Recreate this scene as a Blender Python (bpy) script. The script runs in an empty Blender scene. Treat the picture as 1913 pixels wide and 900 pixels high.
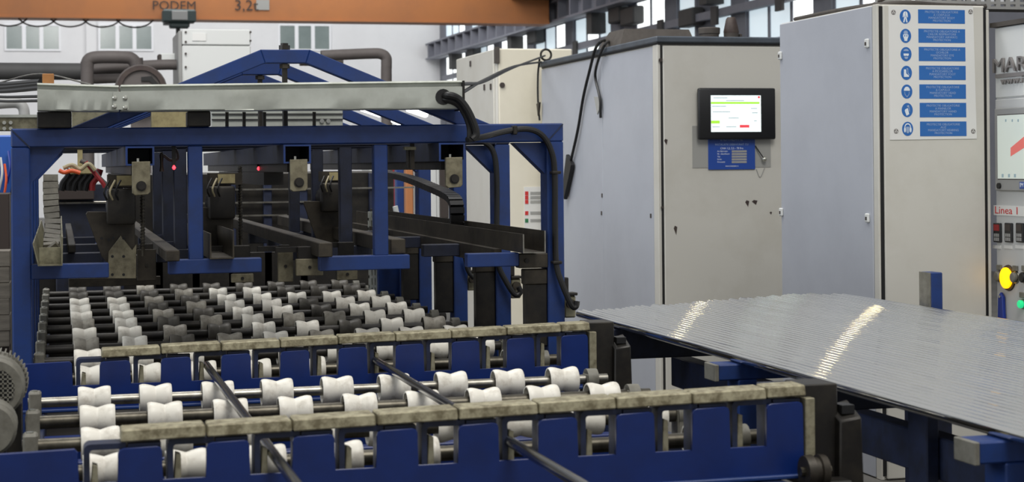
import bpy, bmesh, math, random
from mathutils import Vector, Matrix
random.seed(7)
C = bpy.context.scene.collection
SC = bpy.context.scene

# ---------------------------------------------------------------- camera
F, CX, CY, EYE = 3190.0, 956.5, 308.0, 1.5          # pinhole of a 1913 x 900 picture
YAW, ROLL = math.radians(14.85), math.radians(-0.55)
cam_d = bpy.data.cameras.new('camera'); cam = bpy.data.objects.new('camera', cam_d); C.objects.link(cam)
cam_d.sensor_width = 36.0; cam_d.lens = F / 1913 * 36.0
cam_d.shift_y = -(450 - CY) / 1913
cam_d.clip_start = 0.05; cam_d.clip_end = 300
cam.matrix_world = Matrix.Translation((0, 0, EYE)) @ (Matrix.Rotation(-YAW, 4, 'Z') @ Matrix.Rotation(math.pi / 2, 4, 'X') @ Matrix.Rotation(ROLL, 4, 'Z'))
cam_d.dof.use_dof = True; cam_d.dof.focus_distance = 7.2; cam_d.dof.aperture_fstop = 6.5
SC.camera = cam

# ---------------------------------------------------------------- world, lamps, exposure
w = bpy.data.worlds.new('hall_daylight'); SC.world = w; w.use_nodes = True
w.node_tree.nodes['Background'].inputs[0].default_value = (0.97, 0.98, 1.0, 1)
w.node_tree.nodes['Background'].inputs[1].default_value = 0.40
def area(name, loc, target, size, power, col, sy=None):
    l = bpy.data.lights.new(name, 'AREA'); l.energy = power; l.color = col; l.size = size
    if sy: l.shape = 'RECTANGLE'; l.size_y = sy
    o = bpy.data.objects.new(name, l); C.objects.link(o); o.location = loc
    o.rotation_euler = (Vector(target) - Vector(loc)).to_track_quat('-Z', 'Y').to_euler()
    return o
area('unseen_overhead_light', (2, 0.5, 9.5), (2.2, 6.0, 0.8), 4.0, 540, (1.0, 0.97, 0.92), 5.0)
area('unseen_overhead_light', (0.5, 11.0, 9.5), (1.8, 17.5, 0.5), 4.0, 620, (1.0, 0.98, 0.95), 4.0)  # unseen fill, added to brighten the far machines
area('added_cool_side_light', (-9, 8, 5.0), (3.5, 9.5, 1.2), 9.0, 380, (0.88, 0.94, 1.0), 4.0)  # cool fill added from the unseen left, with no window behind it
area('back_hall_light', (2, 40, 11), (4, 55, 4), 14.0, 1550, (1.0, 1.0, 1.0), 8.0)
for y in (19.3, 24.3):                               # row of high-bay lamps over the cabinets
    l = bpy.data.lights.new('high_bay_lamp', 'AREA'); l.shape = 'DISK'; l.size = 0.13; l.energy = 4.2; l.color = (1.0, 0.80, 0.40)
    o = bpy.data.objects.new('high_bay_lamp', l); C.objects.link(o); o.location = (6.1, y, 6.9)
    o.rotation_euler = (Vector((4.0, y - 9, 0.9)) - Vector(o.location)).to_track_quat('-Z', 'Y').to_euler()
SC.view_settings.view_transform = 'Standard'; SC.view_settings.look = 'None'
SC.view_settings.exposure = 0.22; SC.view_settings.gamma = 1.0; SC.view_settings.use_curve_mapping = False

# ---------------------------------------------------------------- measuring: pixel of the 1913x900 photo -> point on a real plane
_fw = Vector((math.sin(YAW), math.cos(YAW), 0)); _r0 = Vector((math.cos(YAW), -math.sin(YAW), 0)); _u0 = Vector((0, 0, 1))
_r = math.cos(ROLL) * _r0 + math.sin(ROLL) * _u0; _u = -math.sin(ROLL) * _r0 + math.cos(ROLL) * _u0
def ray(px, py): return _fw + (px - CX) / F * _r + (CY - py) / F * _u
def at_y(px, py, y):
    d = ray(px, py); t = y / d.y; return Vector((0, 0, EYE)) + d * t
def at_x(px, py, x):
    d = ray(px, py); t = x / d.x; return Vector((0, 0, EYE)) + d * t

# ---------------------------------------------------------------- materials
def srgb(r, g, b):
    f = lambda c: (c / 255 / 12.92) if c / 255 <= 0.04045 else ((c / 255 + 0.055) / 1.055) ** 2.4
    return (f(r), f(g), f(b), 1)
def mat(name, col, rough=0.5, metal=0.0, dirt=None, amount=0.5, scale=6.0, emit=None, estr=1.0, bump=0.0, stretch=(1, 1, 1), lo=0.42, hi=0.72, coat=0.0, rvar=0.0):
    m = bpy.data.materials.new(name); m.use_nodes = True; nt = m.node_tree; b = nt.nodes['Principled BSDF']
    b.inputs['Base Color'].default_value = col; b.inputs['Roughness'].default_value = rough; b.inputs['Metallic'].default_value = metal
    if coat: b.inputs['Coat Weight'].default_value = coat; b.inputs['Coat Roughness'].default_value = 0.15
    if emit: b.inputs['Emission Color'].default_value = emit; b.inputs['Emission Strength'].default_value = estr
    if dirt or bump or rvar:
        tc = nt.nodes.new('ShaderNodeTexCoord'); mp = nt.nodes.new('ShaderNodeMapping'); mp.inputs['Scale'].default_value = stretch
        geo = nt.nodes.new('ShaderNodeNewGeometry')
        nt.links.new(geo.outputs['Position'], mp.inputs['Vector'])
        n = nt.nodes.new('ShaderNodeTexNoise'); n.inputs['Scale'].default_value = scale; n.inputs['Detail'].default_value = 8; n.inputs['Roughness'].default_value = 0.65
        nt.links.new(mp.outputs[0], n.inputs['Vector'])
        if dirt:
            mr = nt.nodes.new('ShaderNodeMapRange'); mr.inputs['From Min'].default_value = lo; mr.inputs['From Max'].default_value = hi; mr.inputs['To Max'].default_value = amount
            nt.links.new(n.outputs['Fac'], mr.inputs['Value'])
            mx = nt.nodes.new('ShaderNodeMix'); mx.data_type = 'RGBA'
            mx.inputs[6].default_value = col; mx.inputs[7].default_value = dirt
            nt.links.new(mr.outputs[0], mx.inputs[0]); nt.links.new(mx.outputs[2], b.inputs['Base Color'])
        if rvar:
            m2 = nt.nodes.new('ShaderNodeMapRange'); m2.inputs['To Min'].default_value = rough - rvar; m2.inputs['To Max'].default_value = rough + rvar
            m2.inputs['From Min'].default_value = 0.3; m2.inputs['From Max'].default_value = 0.7
            nt.links.new(n.outputs['Fac'], m2.inputs['Value']); nt.links.new(m2.outputs[0], b.inputs['Roughness'])
        if bump:
            bp = nt.nodes.new('ShaderNodeBump'); bp.inputs['Strength'].default_value = bump; bp.inputs['Distance'].default_value = 0.004
            nt.links.new(n.outputs['Fac'], bp.inputs['Height']); nt.links.new(bp.outputs[0], b.inputs['Normal'])
    return m
M = {}
M['blue'] = mat('blue_machine_paint', srgb(27, 56, 116), 0.42, 0, srgb(26, 42, 78), 0.7, 9, bump=0.15, rvar=0.1)
M['blue_plate'] = mat('glossy_navy_paint', srgb(16, 42, 106), 0.3, 0, srgb(17, 32, 78), 0.6, 7, bump=0.08)
M['blue_dark'] = mat('grimy_blue_paint', srgb(34, 44, 74), 0.5, 0, srgb(20, 22, 28), 0.9, 12, bump=0.2)
M['shaded_oily_blue'] = mat('shade_and_oil_blue', srgb(30, 36, 56), 0.5, 0, srgb(16, 17, 20), 0.9, 10, bump=0.15)  # darker blue holding both oily dirt and painted-in shade
M['worn'] = mat('worn_steel_strip', srgb(172, 165, 137), 0.55, 0.15, srgb(100, 91, 66), 0.85, 38, bump=0.3, lo=0.4, hi=0.62)
M['stop'] = mat('dusty_steel', srgb(150, 145, 122), 0.6, 0.2, srgb(92, 84, 62), 0.8, 45, bump=0.2)
M['dark'] = mat('oily_black_steel', srgb(34, 32, 30), 0.45, 0.3, srgb(62, 57, 48), 0.6, 14, bump=0.2)
M['black'] = mat('black_rubber', srgb(20, 20, 21), 0.5)
M['greasy'] = mat('greasy_brown_steel', srgb(66, 60, 50), 0.5, 0.3, srgb(28, 25, 22), 0.9, 12, bump=0.25)
M['plate'] = mat('dirty_bracket_steel', srgb(132, 126, 104), 0.5, 0.3, srgb(70, 62, 46), 0.85, 25, bump=0.2)
M['galv'] = mat('galvanised_sheet', srgb(190, 194, 186), 0.5, 0.35, srgb(146, 148, 138), 0.6, 5, bump=0.1, rvar=0.08)
M['galv_dirty'] = mat('dirty_galvanised_sheet', srgb(150, 146, 122), 0.45, 0.5, srgb(70, 64, 50), 0.9, 16, bump=0.2)
M['steel'] = mat('bright_steel', srgb(158, 155, 146), 0.36, 1.0, srgb(80, 74, 64), 0.7, 18)
M['shaft'] = mat('dull_shaft_steel', srgb(92, 88, 78), 0.38, 0.8, srgb(40, 36, 30), 0.8, 20)
M['chain_grey'] = mat('dusty_chain_plastic', srgb(96, 92, 80), 0.6, 0, srgb(54, 50, 42), 0.8, 30)
M['bolt'] = mat('zinc_bolt', srgb(205, 205, 195), 0.3, 0.9)
M['white'] = mat('white_plastic_roller', srgb(236, 232, 220), 0.42, 0, srgb(176, 166, 150), 0.8, 24, bump=0.06, lo=0.5, hi=0.75)
M['grey_roller'] = mat('grimy_plastic_roller', srgb(160, 155, 143), 0.5, 0, srgb(96, 90, 80), 0.85, 26, bump=0.1)
M['dark_roller'] = mat('blackened_plastic_roller', srgb(84, 80, 72), 0.5, 0, srgb(44, 40, 35), 0.85, 26, bump=0.1)
M['alu'] = mat('aluminium_bar', srgb(236, 236, 232), 0.04, 1.0, srgb(210, 211, 208), 0.6, 5, stretch=(40, 1.2, 40))
M['cab_front'] = mat('cream_grey_cabinet_paint', srgb(204, 202, 194), 0.42, 0, srgb(184, 180, 168), 0.6, 2.4, lo=0.46, hi=0.8)
M['cab_side'] = mat('cool_lit_cabinet_side', srgb(176, 180, 189), 0.42, 0, srgb(164, 168, 177), 0.6, 2.5)  # cool light on the cabinet sides is tinted into this colour
M['cab_cream'] = mat('cream_cabinet_paint', srgb(226, 220, 202), 0.45, 0, srgb(208, 202, 182), 0.5, 2)
M['cab_panel'] = mat('light_grey_panel', srgb(196, 197, 196), 0.45)
M['cab_white'] = mat('white_machine_paint', srgb(214, 216, 214), 0.45)
M['lid'] = mat('dark_slate_lid', srgb(74, 82, 92), 0.5, 0, srgb(56, 60, 64), 0.7, 8)
M['vent'] = mat('dusty_brown_steel', srgb(78, 73, 68), 0.7, 0, srgb(60, 54, 50), 0.8, 12)
M['vent_dark'] = mat('dark_dusty_plastic', srgb(58, 45, 43), 0.6, 0, srgb(78, 68, 58), 0.7, 14)
M['orange'] = mat('orange_crane_paint', srgb(182, 116, 66), 0.5, 0, srgb(146, 98, 68), 0.6, 0.6)
M['wall'] = mat('white_plaster', srgb(226, 226, 227), 0.8, 0, srgb(208, 208, 210), 0.5, 0.6)
M['wall_grey'] = mat('grey_concrete', srgb(122, 124, 132), 0.8, 0, srgb(98, 100, 108), 0.6, 0.8)
M['rail_grey'] = mat('grey_runway_steel', srgb(128, 130, 140), 0.6, 0, srgb(104, 106, 116), 0.6, 1)
M['floor'] = mat('grey_factory_floor', srgb(98, 96, 92), 0.6, 0, srgb(66, 64, 60), 0.7, 1.6, bump=0.1)
M['glass'] = mat('greenish_office_glass', srgb(126, 138, 136), 0.15, 0, srgb(96, 108, 108), 0.5, 1.2)
M['daylight'] = mat('daylit_glazing', srgb(235, 240, 242), 0.3, emit=(0.96, 1.0, 0.98, 1), estr=1.3)
M['skyglass'] = mat('pale_blue_glazing', srgb(200, 215, 222), 0.3, emit=(0.75, 0.88, 0.95, 1), estr=0.55)
M['frame_white'] = mat('white_window_frame', srgb(232, 233, 236), 0.5)
M['pipe'] = mat('dusty_dark_pipe', srgb(92, 86, 84), 0.65, 0, srgb(70, 64, 62), 0.7, 3)
M['pipe_dark'] = mat('dark_grey_duct', srgb(66, 66, 66), 0.65, 0, srgb(50, 48, 48), 0.7, 2)
M['pipe_light'] = mat('grey_pipe', srgb(150, 150, 148), 0.5)
M['hoist'] = mat('dark_green_hoist', srgb(52, 66, 66), 0.5)
M['lamp_on'] = mat('lit_lamp', srgb(255, 255, 255), 0.4, emit=(1, 0.97, 0.95, 1), estr=6)
M['red_led'] = mat('red_led', srgb(255, 40, 40), 0.4, emit=(1, 0.04, 0.06, 1), estr=3)
M['yellow_led'] = mat('yellow_lit_button', srgb(255, 190, 0), 0.4, emit=(1, 0.5, 0.0, 1), estr=1.3)
M['green_led'] = mat('green_lit_button', srgb(20, 180, 90), 0.4, emit=(0.02, 0.6, 0.25, 1), estr=0.8)
M['screen'] = mat('lit_screen', srgb(10, 10, 10), 0.2, emit=(0.86, 0.98, 0.98, 1), estr=1.05)
M['scr_green'] = mat('screen_green', srgb(10, 10, 10), 0.2, emit=srgb(168, 232, 60), estr=1.0)
M['scr_red'] = mat('screen_red', srgb(10, 10, 10), 0.2, emit=srgb(232, 70, 80), estr=1.0)
M['scr_pink'] = mat('screen_pale_red', srgb(190, 90, 84), 0.25, emit=srgb(214, 112, 104), estr=0.4)
M['scr_ink'] = mat('screen_ink', srgb(10, 10, 10), 0.2, emit=srgb(120, 140, 146), estr=1.0)
M['scr_grey'] = mat('dim_grey_screen', srgb(190, 198, 190), 0.25, emit=srgb(196, 204, 196), estr=0.35)
M['bezel'] = mat('black_bezel', srgb(24, 25, 28), 0.35)
M['paper'] = mat('white_sign_board', srgb(225, 225, 222), 0.35)
M['sign_blue'] = mat('sign_blue', srgb(40, 104, 178), 0.4)
M['sign_white'] = mat('sign_white_print', srgb(225, 232, 238), 0.5)
M['plate_blue'] = mat('data_plate_blue', srgb(34, 74, 160), 0.35)
M['pale_print'] = mat('pale_print', srgb(150, 172, 205), 0.5)
M['clear'] = mat('frosted_grey_plate', srgb(160, 160, 156), 0.25)
M['red_print'] = mat('red_print', srgb(200, 50, 50), 0.5)
M['green_print'] = mat('green_print', srgb(50, 120, 80), 0.5)
M['ink'] = mat('dark_print', srgb(60, 52, 48), 0.6)
M['letter'] = mat('grey_metal_letter', srgb(132, 128, 126), 0.5, 0.2)
M['rod'] = mat('dark_round_steel', srgb(150, 151, 153), 0.2, 1.0, srgb(62, 62, 64), 0.7, 12, stretch=(1, 0.1, 1))
M['drum_bore'] = mat('shaded_roller_bore', srgb(74, 70, 64), 0.6)  # shade of the hollow roller ends put into a darker grey
M['blue_plastic'] = mat('blue_plastic_strap', srgb(24, 50, 140), 0.4)
M['orange_cable'] = mat('orange_cable', srgb(226, 92, 40), 0.5)
M['red_cable'] = mat('red_cable', srgb(150, 40, 44), 0.5)
M['wood'] = mat('raw_wood', srgb(176, 122, 70), 0.7, 0, srgb(140, 96, 56), 0.6, 14)
M['grey_wood'] = mat('weathered_grey_board', srgb(124, 118, 108), 0.75, 0, srgb(78, 74, 68), 0.8, 5, stretch=(1, 1, 8))
M['brown'] = mat('dark_brown_steel', srgb(56, 46, 42), 0.6)
M['tarp'] = mat('bright_blue_sheet', srgb(40, 92, 178), 0.5)
M['label_yellow'] = mat('yellowed_label', srgb(170, 158, 116), 0.6, 0, srgb(120, 108, 76), 0.7, 30)
M['motor'] = mat('grey_motor_paint', srgb(122, 120, 110), 0.5, 0, srgb(78, 74, 64), 0.7, 20, bump=0.15)
M['lead'] = mat('yellow_grey_cable', srgb(170, 160, 128), 0.5)

# ---------------------------------------------------------------- mesh builder
class MB:
    def __init__(self): self.bm = bmesh.new()
    def hexa(self, p, bev=0.0, seg=1):
        v = [self.bm.verts.new(q) for q in p]
        fs = [self.bm.faces.new([v[i] for i in f]) for f in ((3, 2, 1, 0), (4, 5, 6, 7), (0, 1, 5, 4), (1, 2, 6, 5), (2, 3, 7, 6), (3, 0, 4, 7))]
        if bev:
            es = list({e for f in fs for e in f.edges})
            bmesh.ops.bevel(self.bm, geom=es, offset=bev, segments=seg, affect='EDGES', profile=0.5)
        return self
    def box(self, x0, x1, y0, y1, z0, z1, bev=0.0, seg=1):
        return self.hexa([(x0, y0, z0), (x1, y0, z0), (x1, y1, z0), (x0, y1, z0), (x0, y0, z1), (x1, y0, z1), (x1, y1, z1), (x0, y1, z1)], bev, seg)
    def bar(self, a, b, w, h, up=(0, 0, 1), bev=0.0):
        a, b = Vector(a), Vector(b); d = (b - a).normalized(); s = d.cross(Vector(up)).normalized(); n = s.cross(d)
        s *= w / 2; n *= h / 2
        return self.hexa([a - s - n, a + s - n, b + s - n, b - s - n, a - s + n, a + s + n, b + s + n, b - s + n], bev)
    def prism(self, poly, a, b, plane='xz', bev=0.0):
        def P(u, v, t): return {'xz': (u, t, v), 'yz': (t, u, v), 'xy': (u, v, t)}[plane]
        v0 = [self.bm.verts.new(P(u, v, a)) for u, v in poly]; v1 = [self.bm.verts.new(P(u, v, b)) for u, v in poly]
        n = len(poly); fs = [self.bm.faces.new(v0[::-1]), self.bm.faces.new(v1)]
        for i in range(n): fs.append(self.bm.faces.new([v0[i], v0[(i + 1) % n], v1[(i + 1) % n], v1[i]]))
        if bev:
            es = list({e for f in fs[:2] for e in f.edges})
            bmesh.ops.bevel(self.bm, geom=es, offset=bev, segments=1, affect='EDGES')
        return self
    def tube(self, pts, r, seg=10, r1=None, cap=True):
        pts = [Vector(p) for p in pts]; n = len(pts); rings = []
        d0 = (pts[1] - pts[0]).normalized(); ref = Vector((0, 0, 1)) if abs(d0.z) < 0.9 else Vector((1, 0, 0))
        s = d0.cross(ref).normalized()
        for i, p in enumerate(pts):
            d = (pts[min(i + 1, n - 1)] - pts[max(i - 1, 0)]).normalized()
            s = (s - d * s.dot(d)).normalized(); t = d.cross(s)
            rr = r if r1 is None else r + (r1 - r) * i / (n - 1)
            rings.append([self.bm.verts.new(p + (s * math.cos(2 * math.pi * k / seg) + t * math.sin(2 * math.pi * k / seg)) * rr) for k in range(seg)])
        for i in range(n - 1):
            for k in range(seg): self.bm.faces.new([rings[i][k], rings[i][(k + 1) % seg], rings[i + 1][(k + 1) % seg], rings[i + 1][k]])
        if cap: self.bm.faces.new(rings[0][::-1]); self.bm.faces.new(rings[-1])
        return self
    def lathe(self, prof, o, axis='x', seg=24):
        ax = {'x': Vector((1, 0, 0)), 'y': Vector((0, 1, 0)), 'z': Vector((0, 0, 1))}[axis]
        a = {'x': Vector((0, 1, 0)), 'y': Vector((0, 0, 1)), 'z': Vector((1, 0, 0))}[axis]; b = ax.cross(a); o = Vector(o); rings = []
        for (t, r) in prof:
            if r < 1e-6: rings.append([self.bm.verts.new(o + ax * t)])
            else: rings.append([self.bm.verts.new(o + ax * t + (a * math.cos(2 * math.pi * k / seg) + b * math.sin(2 * math.pi * k / seg)) * r) for k in range(seg)])
        for A, B in zip(rings, rings[1:]):
            for k in range(seg):
                q = (k + 1) % seg
                if len(A) == 1 and len(B) == 1: continue
                if len(A) == 1: self.bm.faces.new([A[0], B[k], B[q]])
                elif len(B) == 1: self.bm.faces.new([A[k], B[0], A[q]][::1])
                else: self.bm.faces.new([A[k], B[k], B[q], A[q]])
        return self
    def disc(self, o, r, depth, axis='y', seg=20):
        return self.lathe([(0, 0), (0, r), (depth, r), (depth, 0)], o, axis, seg)
    def build(self, name, m, parent=None, smooth=True):
        bmesh.ops.recalc_face_normals(self.bm, faces=self.bm.faces)
        me = bpy.data.meshes.new(name); self.bm.to_mesh(me); self.bm.free()
        me.materials.append(M[m] if isinstance(m, str) else m)
        if smooth:
            me.polygons.foreach_set('use_smooth', [True] * len(me.polygons)); me.set_sharp_from_angle(angle=math.radians(32))
        o = bpy.data.objects.new(name, me); C.objects.link(o)
        if parent:
            off = Vector(parent.location); q = parent.parent
            while q: off += Vector(q.location); q = q.parent
            if parent.type == 'MESH' and parent.get('_o'): off = Vector(parent['_o'])
            me.transform(Matrix.Translation(-off)); o.parent = parent; o['_o'] = tuple(off)
        else:
            me.transform(Matrix.Identity(4))
        return o
def spline(pts, n=6):
    P = [Vector(p) for p in pts]; P = [P[0] * 2 - P[1]] + P + [P[-1] * 2 - P[-2]]; out = []
    for i in range(1, len(P) - 2):
        for k in range(n):
            t = k / n; a, b, c, d = P[i - 1], P[i], P[i + 1], P[i + 2]
            out.append(0.5 * ((2 * b) + (c - a) * t + (2 * a - 5 * b + 4 * c - d) * t * t + (3 * b - a - 3 * c + d) * t ** 3))
    out.append(P[-2]); return out
def tag(o, label, cat, group=None):
    o['label'] = label; o['category'] = cat
    if group: o['group'] = group
    return o
def thing(name, label, cat, loc=(0, 0, 0), group=None):
    o = bpy.data.objects.new(name, None); o.empty_display_size = 0.1; C.objects.link(o); o.location = loc
    return tag(o, label, cat, group)
def struct(o): o['kind'] = 'structure'; return o
def kids(o): return [c for c in bpy.data.objects if c.parent == o]
def copy_tree(o, parent=None):
    c = o.copy(); C.objects.link(c)
    if parent: c.parent = parent
    for ch in kids(o): copy_tree(ch, c)
    return c
def text(name, body, size, loc, m, parent, face='-y', align='CENTER', depth=0.0006, sx=1.0, spacing=1.0):
    cu = bpy.data.curves.new('t', 'FONT'); cu.body = body; cu.size = size; cu.align_x = align; cu.align_y = 'CENTER'; cu.extrude = depth; cu.space_line = spacing; cu.resolution_u = 2
    t = bpy.data.objects.new('t', cu); C.objects.link(t); bpy.context.view_layer.update()
    me = bpy.data.meshes.new_from_object(t.evaluated_get(bpy.context.evaluated_depsgraph_get())); bpy.data.objects.remove(t); bpy.data.curves.remove(cu)
    R = Matrix(((1, 0, 0), (0, 0, -1), (0, 1, 0))) if face == '-y' else Matrix(((0, 0, -1), (-1, 0, 0), (0, 1, 0)))
    me.transform(Matrix.Translation(loc) @ R.to_4x4() @ Matrix.Diagonal((sx, 1, 1, 1)))
    me.materials.clear(); me.materials.append(M[m]); me.name = name
    o = bpy.data.objects.new(name, me); C.objects.link(o)
    if parent:
        off = Vector(parent['_o']) if parent.get('_o') else Vector(parent.location)
        me.transform(Matrix.Translation(-off)); o.parent = parent; o['_o'] = tuple(off)
    return o

# ================================================================ SETTING
struct(MB().box(-14, 12.6, -6, 56, -0.1, 0).build('floor', 'floor'))
WB = 55.0
struct(MB().box(-14, 12.2, WB, WB + 0.3, 0, 9).build('wall_back', 'wall'))
struct(MB().box(0.85, 1.15, WB - 0.25, WB, 0, 9).build('trim_1', 'wall'))
for i, (pa, pb) in enumerate(((12, 110), (187, 283), (523, 615))):
    a = at_y(pa, 48, WB - 0.02); b = at_y(pb, 92, WB - 0.02); wid = (b.x - a.x) / 3
    fr = struct(MB().box(a.x - 0.06, b.x + 0.06, WB - 0.06, WB + 0.02, b.z - 0.06, b.z, 0).box(a.x - 0.06, b.x + 0.06, WB - 0.06, WB + 0.02, a.z, a.z + 0.06).box(a.x - 0.06, a.x, WB - 0.06, WB + 0.02, b.z, a.z).box(b.x, b.x + 0.06, WB - 0.06, WB + 0.02, b.z, a.z).build('window_%d' % (i + 1), 'frame_white'))
    for k in range(3):
        MB().box(a.x + k * wid + 0.06 * (k > 0), a.x + (k + 1) * wid - 0.06 * (k < 2), WB - 0.03, WB - 0.005, b.z, a.z).build('pane', 'glass', fr)
    for k in (1, 2):
        MB().box(a.x + k * wid - 0.06, a.x + k * wid + 0.06, WB - 0.07, WB - 0.004, b.z, a.z).build('mullion', 'frame_white', fr)
# right wall: dado, piers, lintel, glazing between piers
WX = 12.2
wr = struct(MB().box(WX, WX + 0.3, -4, WB, 0, 3.6).build('wall_right', 'wall_grey'))
MB().box(WX, WX + 0.3, -4, WB, 8.4, 9.5).build('lintel', 'wall_grey', wr)
ys = [55 - 3.6 * k for k in range(10)]
for k, y in enumerate(ys):
    MB().box(WX - 0.04, WX + 0.3, y - 0.7, y, 0, 9.0).build('pier', 'wall_grey', wr)
rnd = random.Random(3)
for k in range(9):
    y1 = ys[k] - 0.7; y0 = ys[k + 1]
    fr = struct(MB().box(WX + 0.01, WX + 0.06, y0, y1, 3.6, 3.7).box(WX + 0.01, WX + 0.06, y0, y1, 8.3, 8.4).build('window_%d' % (k + 4), 'rail_grey'))
    nc = 3
    for c in range(nc):
        ya = y0 + (y1 - y0) * c / nc; yb = y0 + (y1 - y0) * (c + 1) / nc
        MB().box(WX + 0.0, WX + 0.08, yb - 0.05, yb + 0.05, 3.6, 8.4).build('mullion', 'rail_grey', fr)
        for r_, (za, zb) in enumerate(((3.7, 5.0), (5.08, 6.4), (6.48, 8.3))):
            q = rnd.random()
            MB().box(WX + 0.02, WX + 0.04, ya + 0.05, yb - 0.05, za, zb).build('pane', 'daylight' if q < 0.62 else ('skyglass' if q < 0.88 else 'wall_grey'), fr)
        for zz in (5.0, 6.4):
            MB().box(WX + 0.0, WX + 0.05, ya, yb, zz, zz + 0.08).build('glazing_bar', 'rail_grey', fr)

# crane runway girder with ribs, along the right wall
t = thing('crane_runway_girder', 'long grey steel runway girder with ribs along the glazed right wall', 'girder', (11.75, 5, 4.65))
zt_, zb_ = 5.45, 5.02
MB().box(11.86, 11.9, 16, 54.9, zb_, zt_).build('web', 'rail_grey', t)
MB().box(11.65, 12.0, 16, 54.9, zt_, zt_ + 0.05).build('flange', 'rail_grey', t)
MB().box(11.65, 12.0, 16, 54.9, zb_ - 0.05, zb_).build('flange', 'rail_grey', t)
for k in range(38):
    y = 54.5 - k * 1.0
    MB().box(11.66, 11.86, y, y + 0.08, zb_, zt_).build('rib', 'rail_grey', t)
for k, y in enumerate((52, 44.8, 37.6, 30.4)):
    MB().box(11.8, 12.15, y - 0.3, y + 0.1, 4.5, zb_ - 0.05).build('bracket', 'pipe_dark', t)
t = thing('lower_service_rail', 'thin grey service rail on the right wall, below the ribbed runway girder', 'rail', (12, 20, 4.3))
MB().box(12.0, 12.14, 16, 54, 4.25, 4.4).build('beam', 'rail_grey', t)
for k in range(12): MB().box(11.95, 12.0, 18 + k * 3, 18.3 + k * 3, 4.1, 4.45).build('clamp', 'pipe_dark', t)
for i, (px, py, s) in enumerate(((1000, 68, 0.55), (885, 98, 0.5), (1155, 28, 0.5), (1180, 30, 0.55), (1290, 33, 0.5))):
    p = at_x(px, py, 12.05)
    tag(MB().box(11.93, 12.19, p.y - s * 0.8, p.y + s * 0.8, p.z - s * 0.35, p.z + s * 0.35, 0.03).build('junction_box', 'pipe_dark'),
        ['dark box on the right wall under the runway girder, right of the crane end', 'dark box under the far end of the runway girder', 'dark wall box above the low vent box, left one of a close pair', 'dark wall box above the low vent box, right one of a close pair', 'dark box on the right wall above the brown beacon cabinet'][i], 'box')

# overhead crane
YC = 40.0
a = at_y(-60, 30, YC); b = at_y(1028, 32, YC)
t = thing('overhead_crane', 'orange overhead crane bridge girder spanning the hall with lifting capacity lettering', 'crane', (3, YC, a.z))
MB().box(a.x - 5, b.x - 0.02, YC, YC + 0.6, a.z, a.z + 1.3, 0.02).build('girder', 'orange', t)
MB().box(a.x - 5, b.x - 0.02, YC - 0.02, YC + 0.7, a.z - 0.02, a.z + 0.02).build('lower_flange', 'orange', t)
MB().box(b.x - 1.0, b.x + 0.25, YC - 1.2, YC + 1.6, 5.51, 6.0).build('end_carriage', 'vent_dark', t)
p = at_y(342, 9, YC - 0.01); text('lettering', 'PODEM', 0.30, (p.x - 0.2, YC - 0.021, p.z - 0.03), 'ink', t)
p = at_y(460, 10, YC - 0.01); text('lettering', '3,2t', 0.36, (p.x, YC - 0.021, p.z - 0.01), 'ink', t)
p = at_y(491, 9, YC - 0.01); MB().box(p.x - 0.15, p.x + 0.15, YC - 0.02, YC, p.z - 0.12, p.z + 0.12).build('plate', 'clear', t)
p = at_y(338, 28, YC - 1.2)
t = thing('crane_hoist', 'dark green hoist trolley hanging under the orange crane girder', 'hoist', (p.x, YC - 1, p.z))
MB().box(p.x - 0.36, p.x + 0.4, YC - 0.45, YC - 0.03, p.z - 0.1, p.z + 0.2, 0.04).build('body', 'hoist', t)
MB().box(p.x - 0.3, p.x + 0.3, YC - 0.3, YC + 0.5, p.z - 0.1, a.z - 0.021, 0.01).build('trolley', 'hoist', t)
MB().box(p.x - 0.15, p.x + 0.2, YC - 0.48, YC - 0.45, p.z - 0.05, p.z + 0.16, 0.01).build('cover', 'pipe_light', t)
MB().box(p.x - 0.2, p.x + 0.25, YC - 0.4, YC - 0.05, p.z - 0.22, p.z - 0.1, 0.03).build('lower_block', 'hoist', t)
MB().tube([(p.x, YC - 0.2, p.z - 0.2), (p.x, YC - 0.2, p.z - 0.40)], 0.05, 8).build('hook_shank', 'pipe_dark', t)
for kf, px in enumerate((15, 70, 130, 190, 252)):
    p = at_y(px, 30, YC + 0.3); q = [(p.x + dx, YC + 0.3, a.z - 0.02 - dz) for dx, dz in ((-0.42, 0), (-0.25, 0.12), (0, 0.17), (0.25, 0.12), (0.42, 0))]
    tag(MB().tube(spline(q, 4), 0.02, 6).build('festoon_cable', 'ink'), ['first', 'second', 'third', 'fourth', 'fifth'][kf] + ' thin cable loop from the left under the orange crane girder', 'cable', 'festoon cable loops under the crane')

# ================================================================ LEFT BACKGROUND MACHINERY (about 18 m away)
YB = 18.0
def P18(px, py, y=YB): return at_y(px, py, y)
a = P18(-80, 112); b = P18(215, 146)
tag(MB().tube([(a.x, YB + 0.4, (a.z + b.z) / 2), (b.x + 0.1, YB + 0.4, (a.z + b.z) / 2)], (a.z - b.z) / 2, 20).build('ventilation_duct', 'pipe_dark'), 'fat dark round duct running along the back wall at the left', 'duct')
lp = P18(163, 158); lq = P18(256, 150)
pts = [Vector((lp.x, YB, 0)), P18(163, 158), P18(163, 125), P18(166, 112), P18(182, 107), P18(230, 107), P18(246, 110), P18(254, 122), lq, Vector((lq.x, YB, 0))]
tag(MB().tube(spline(pts, 5), 0.065, 12).build('looped_pipe', 'pipe'), 'dark dusty pipe bent in an upside down U over the steel tray', 'pipe')
pts = [P18(160, 130, 18.3), P18(235, 125, 18.3), P18(300, 121, 18.3), P18(345, 121, 18.3)]
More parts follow.
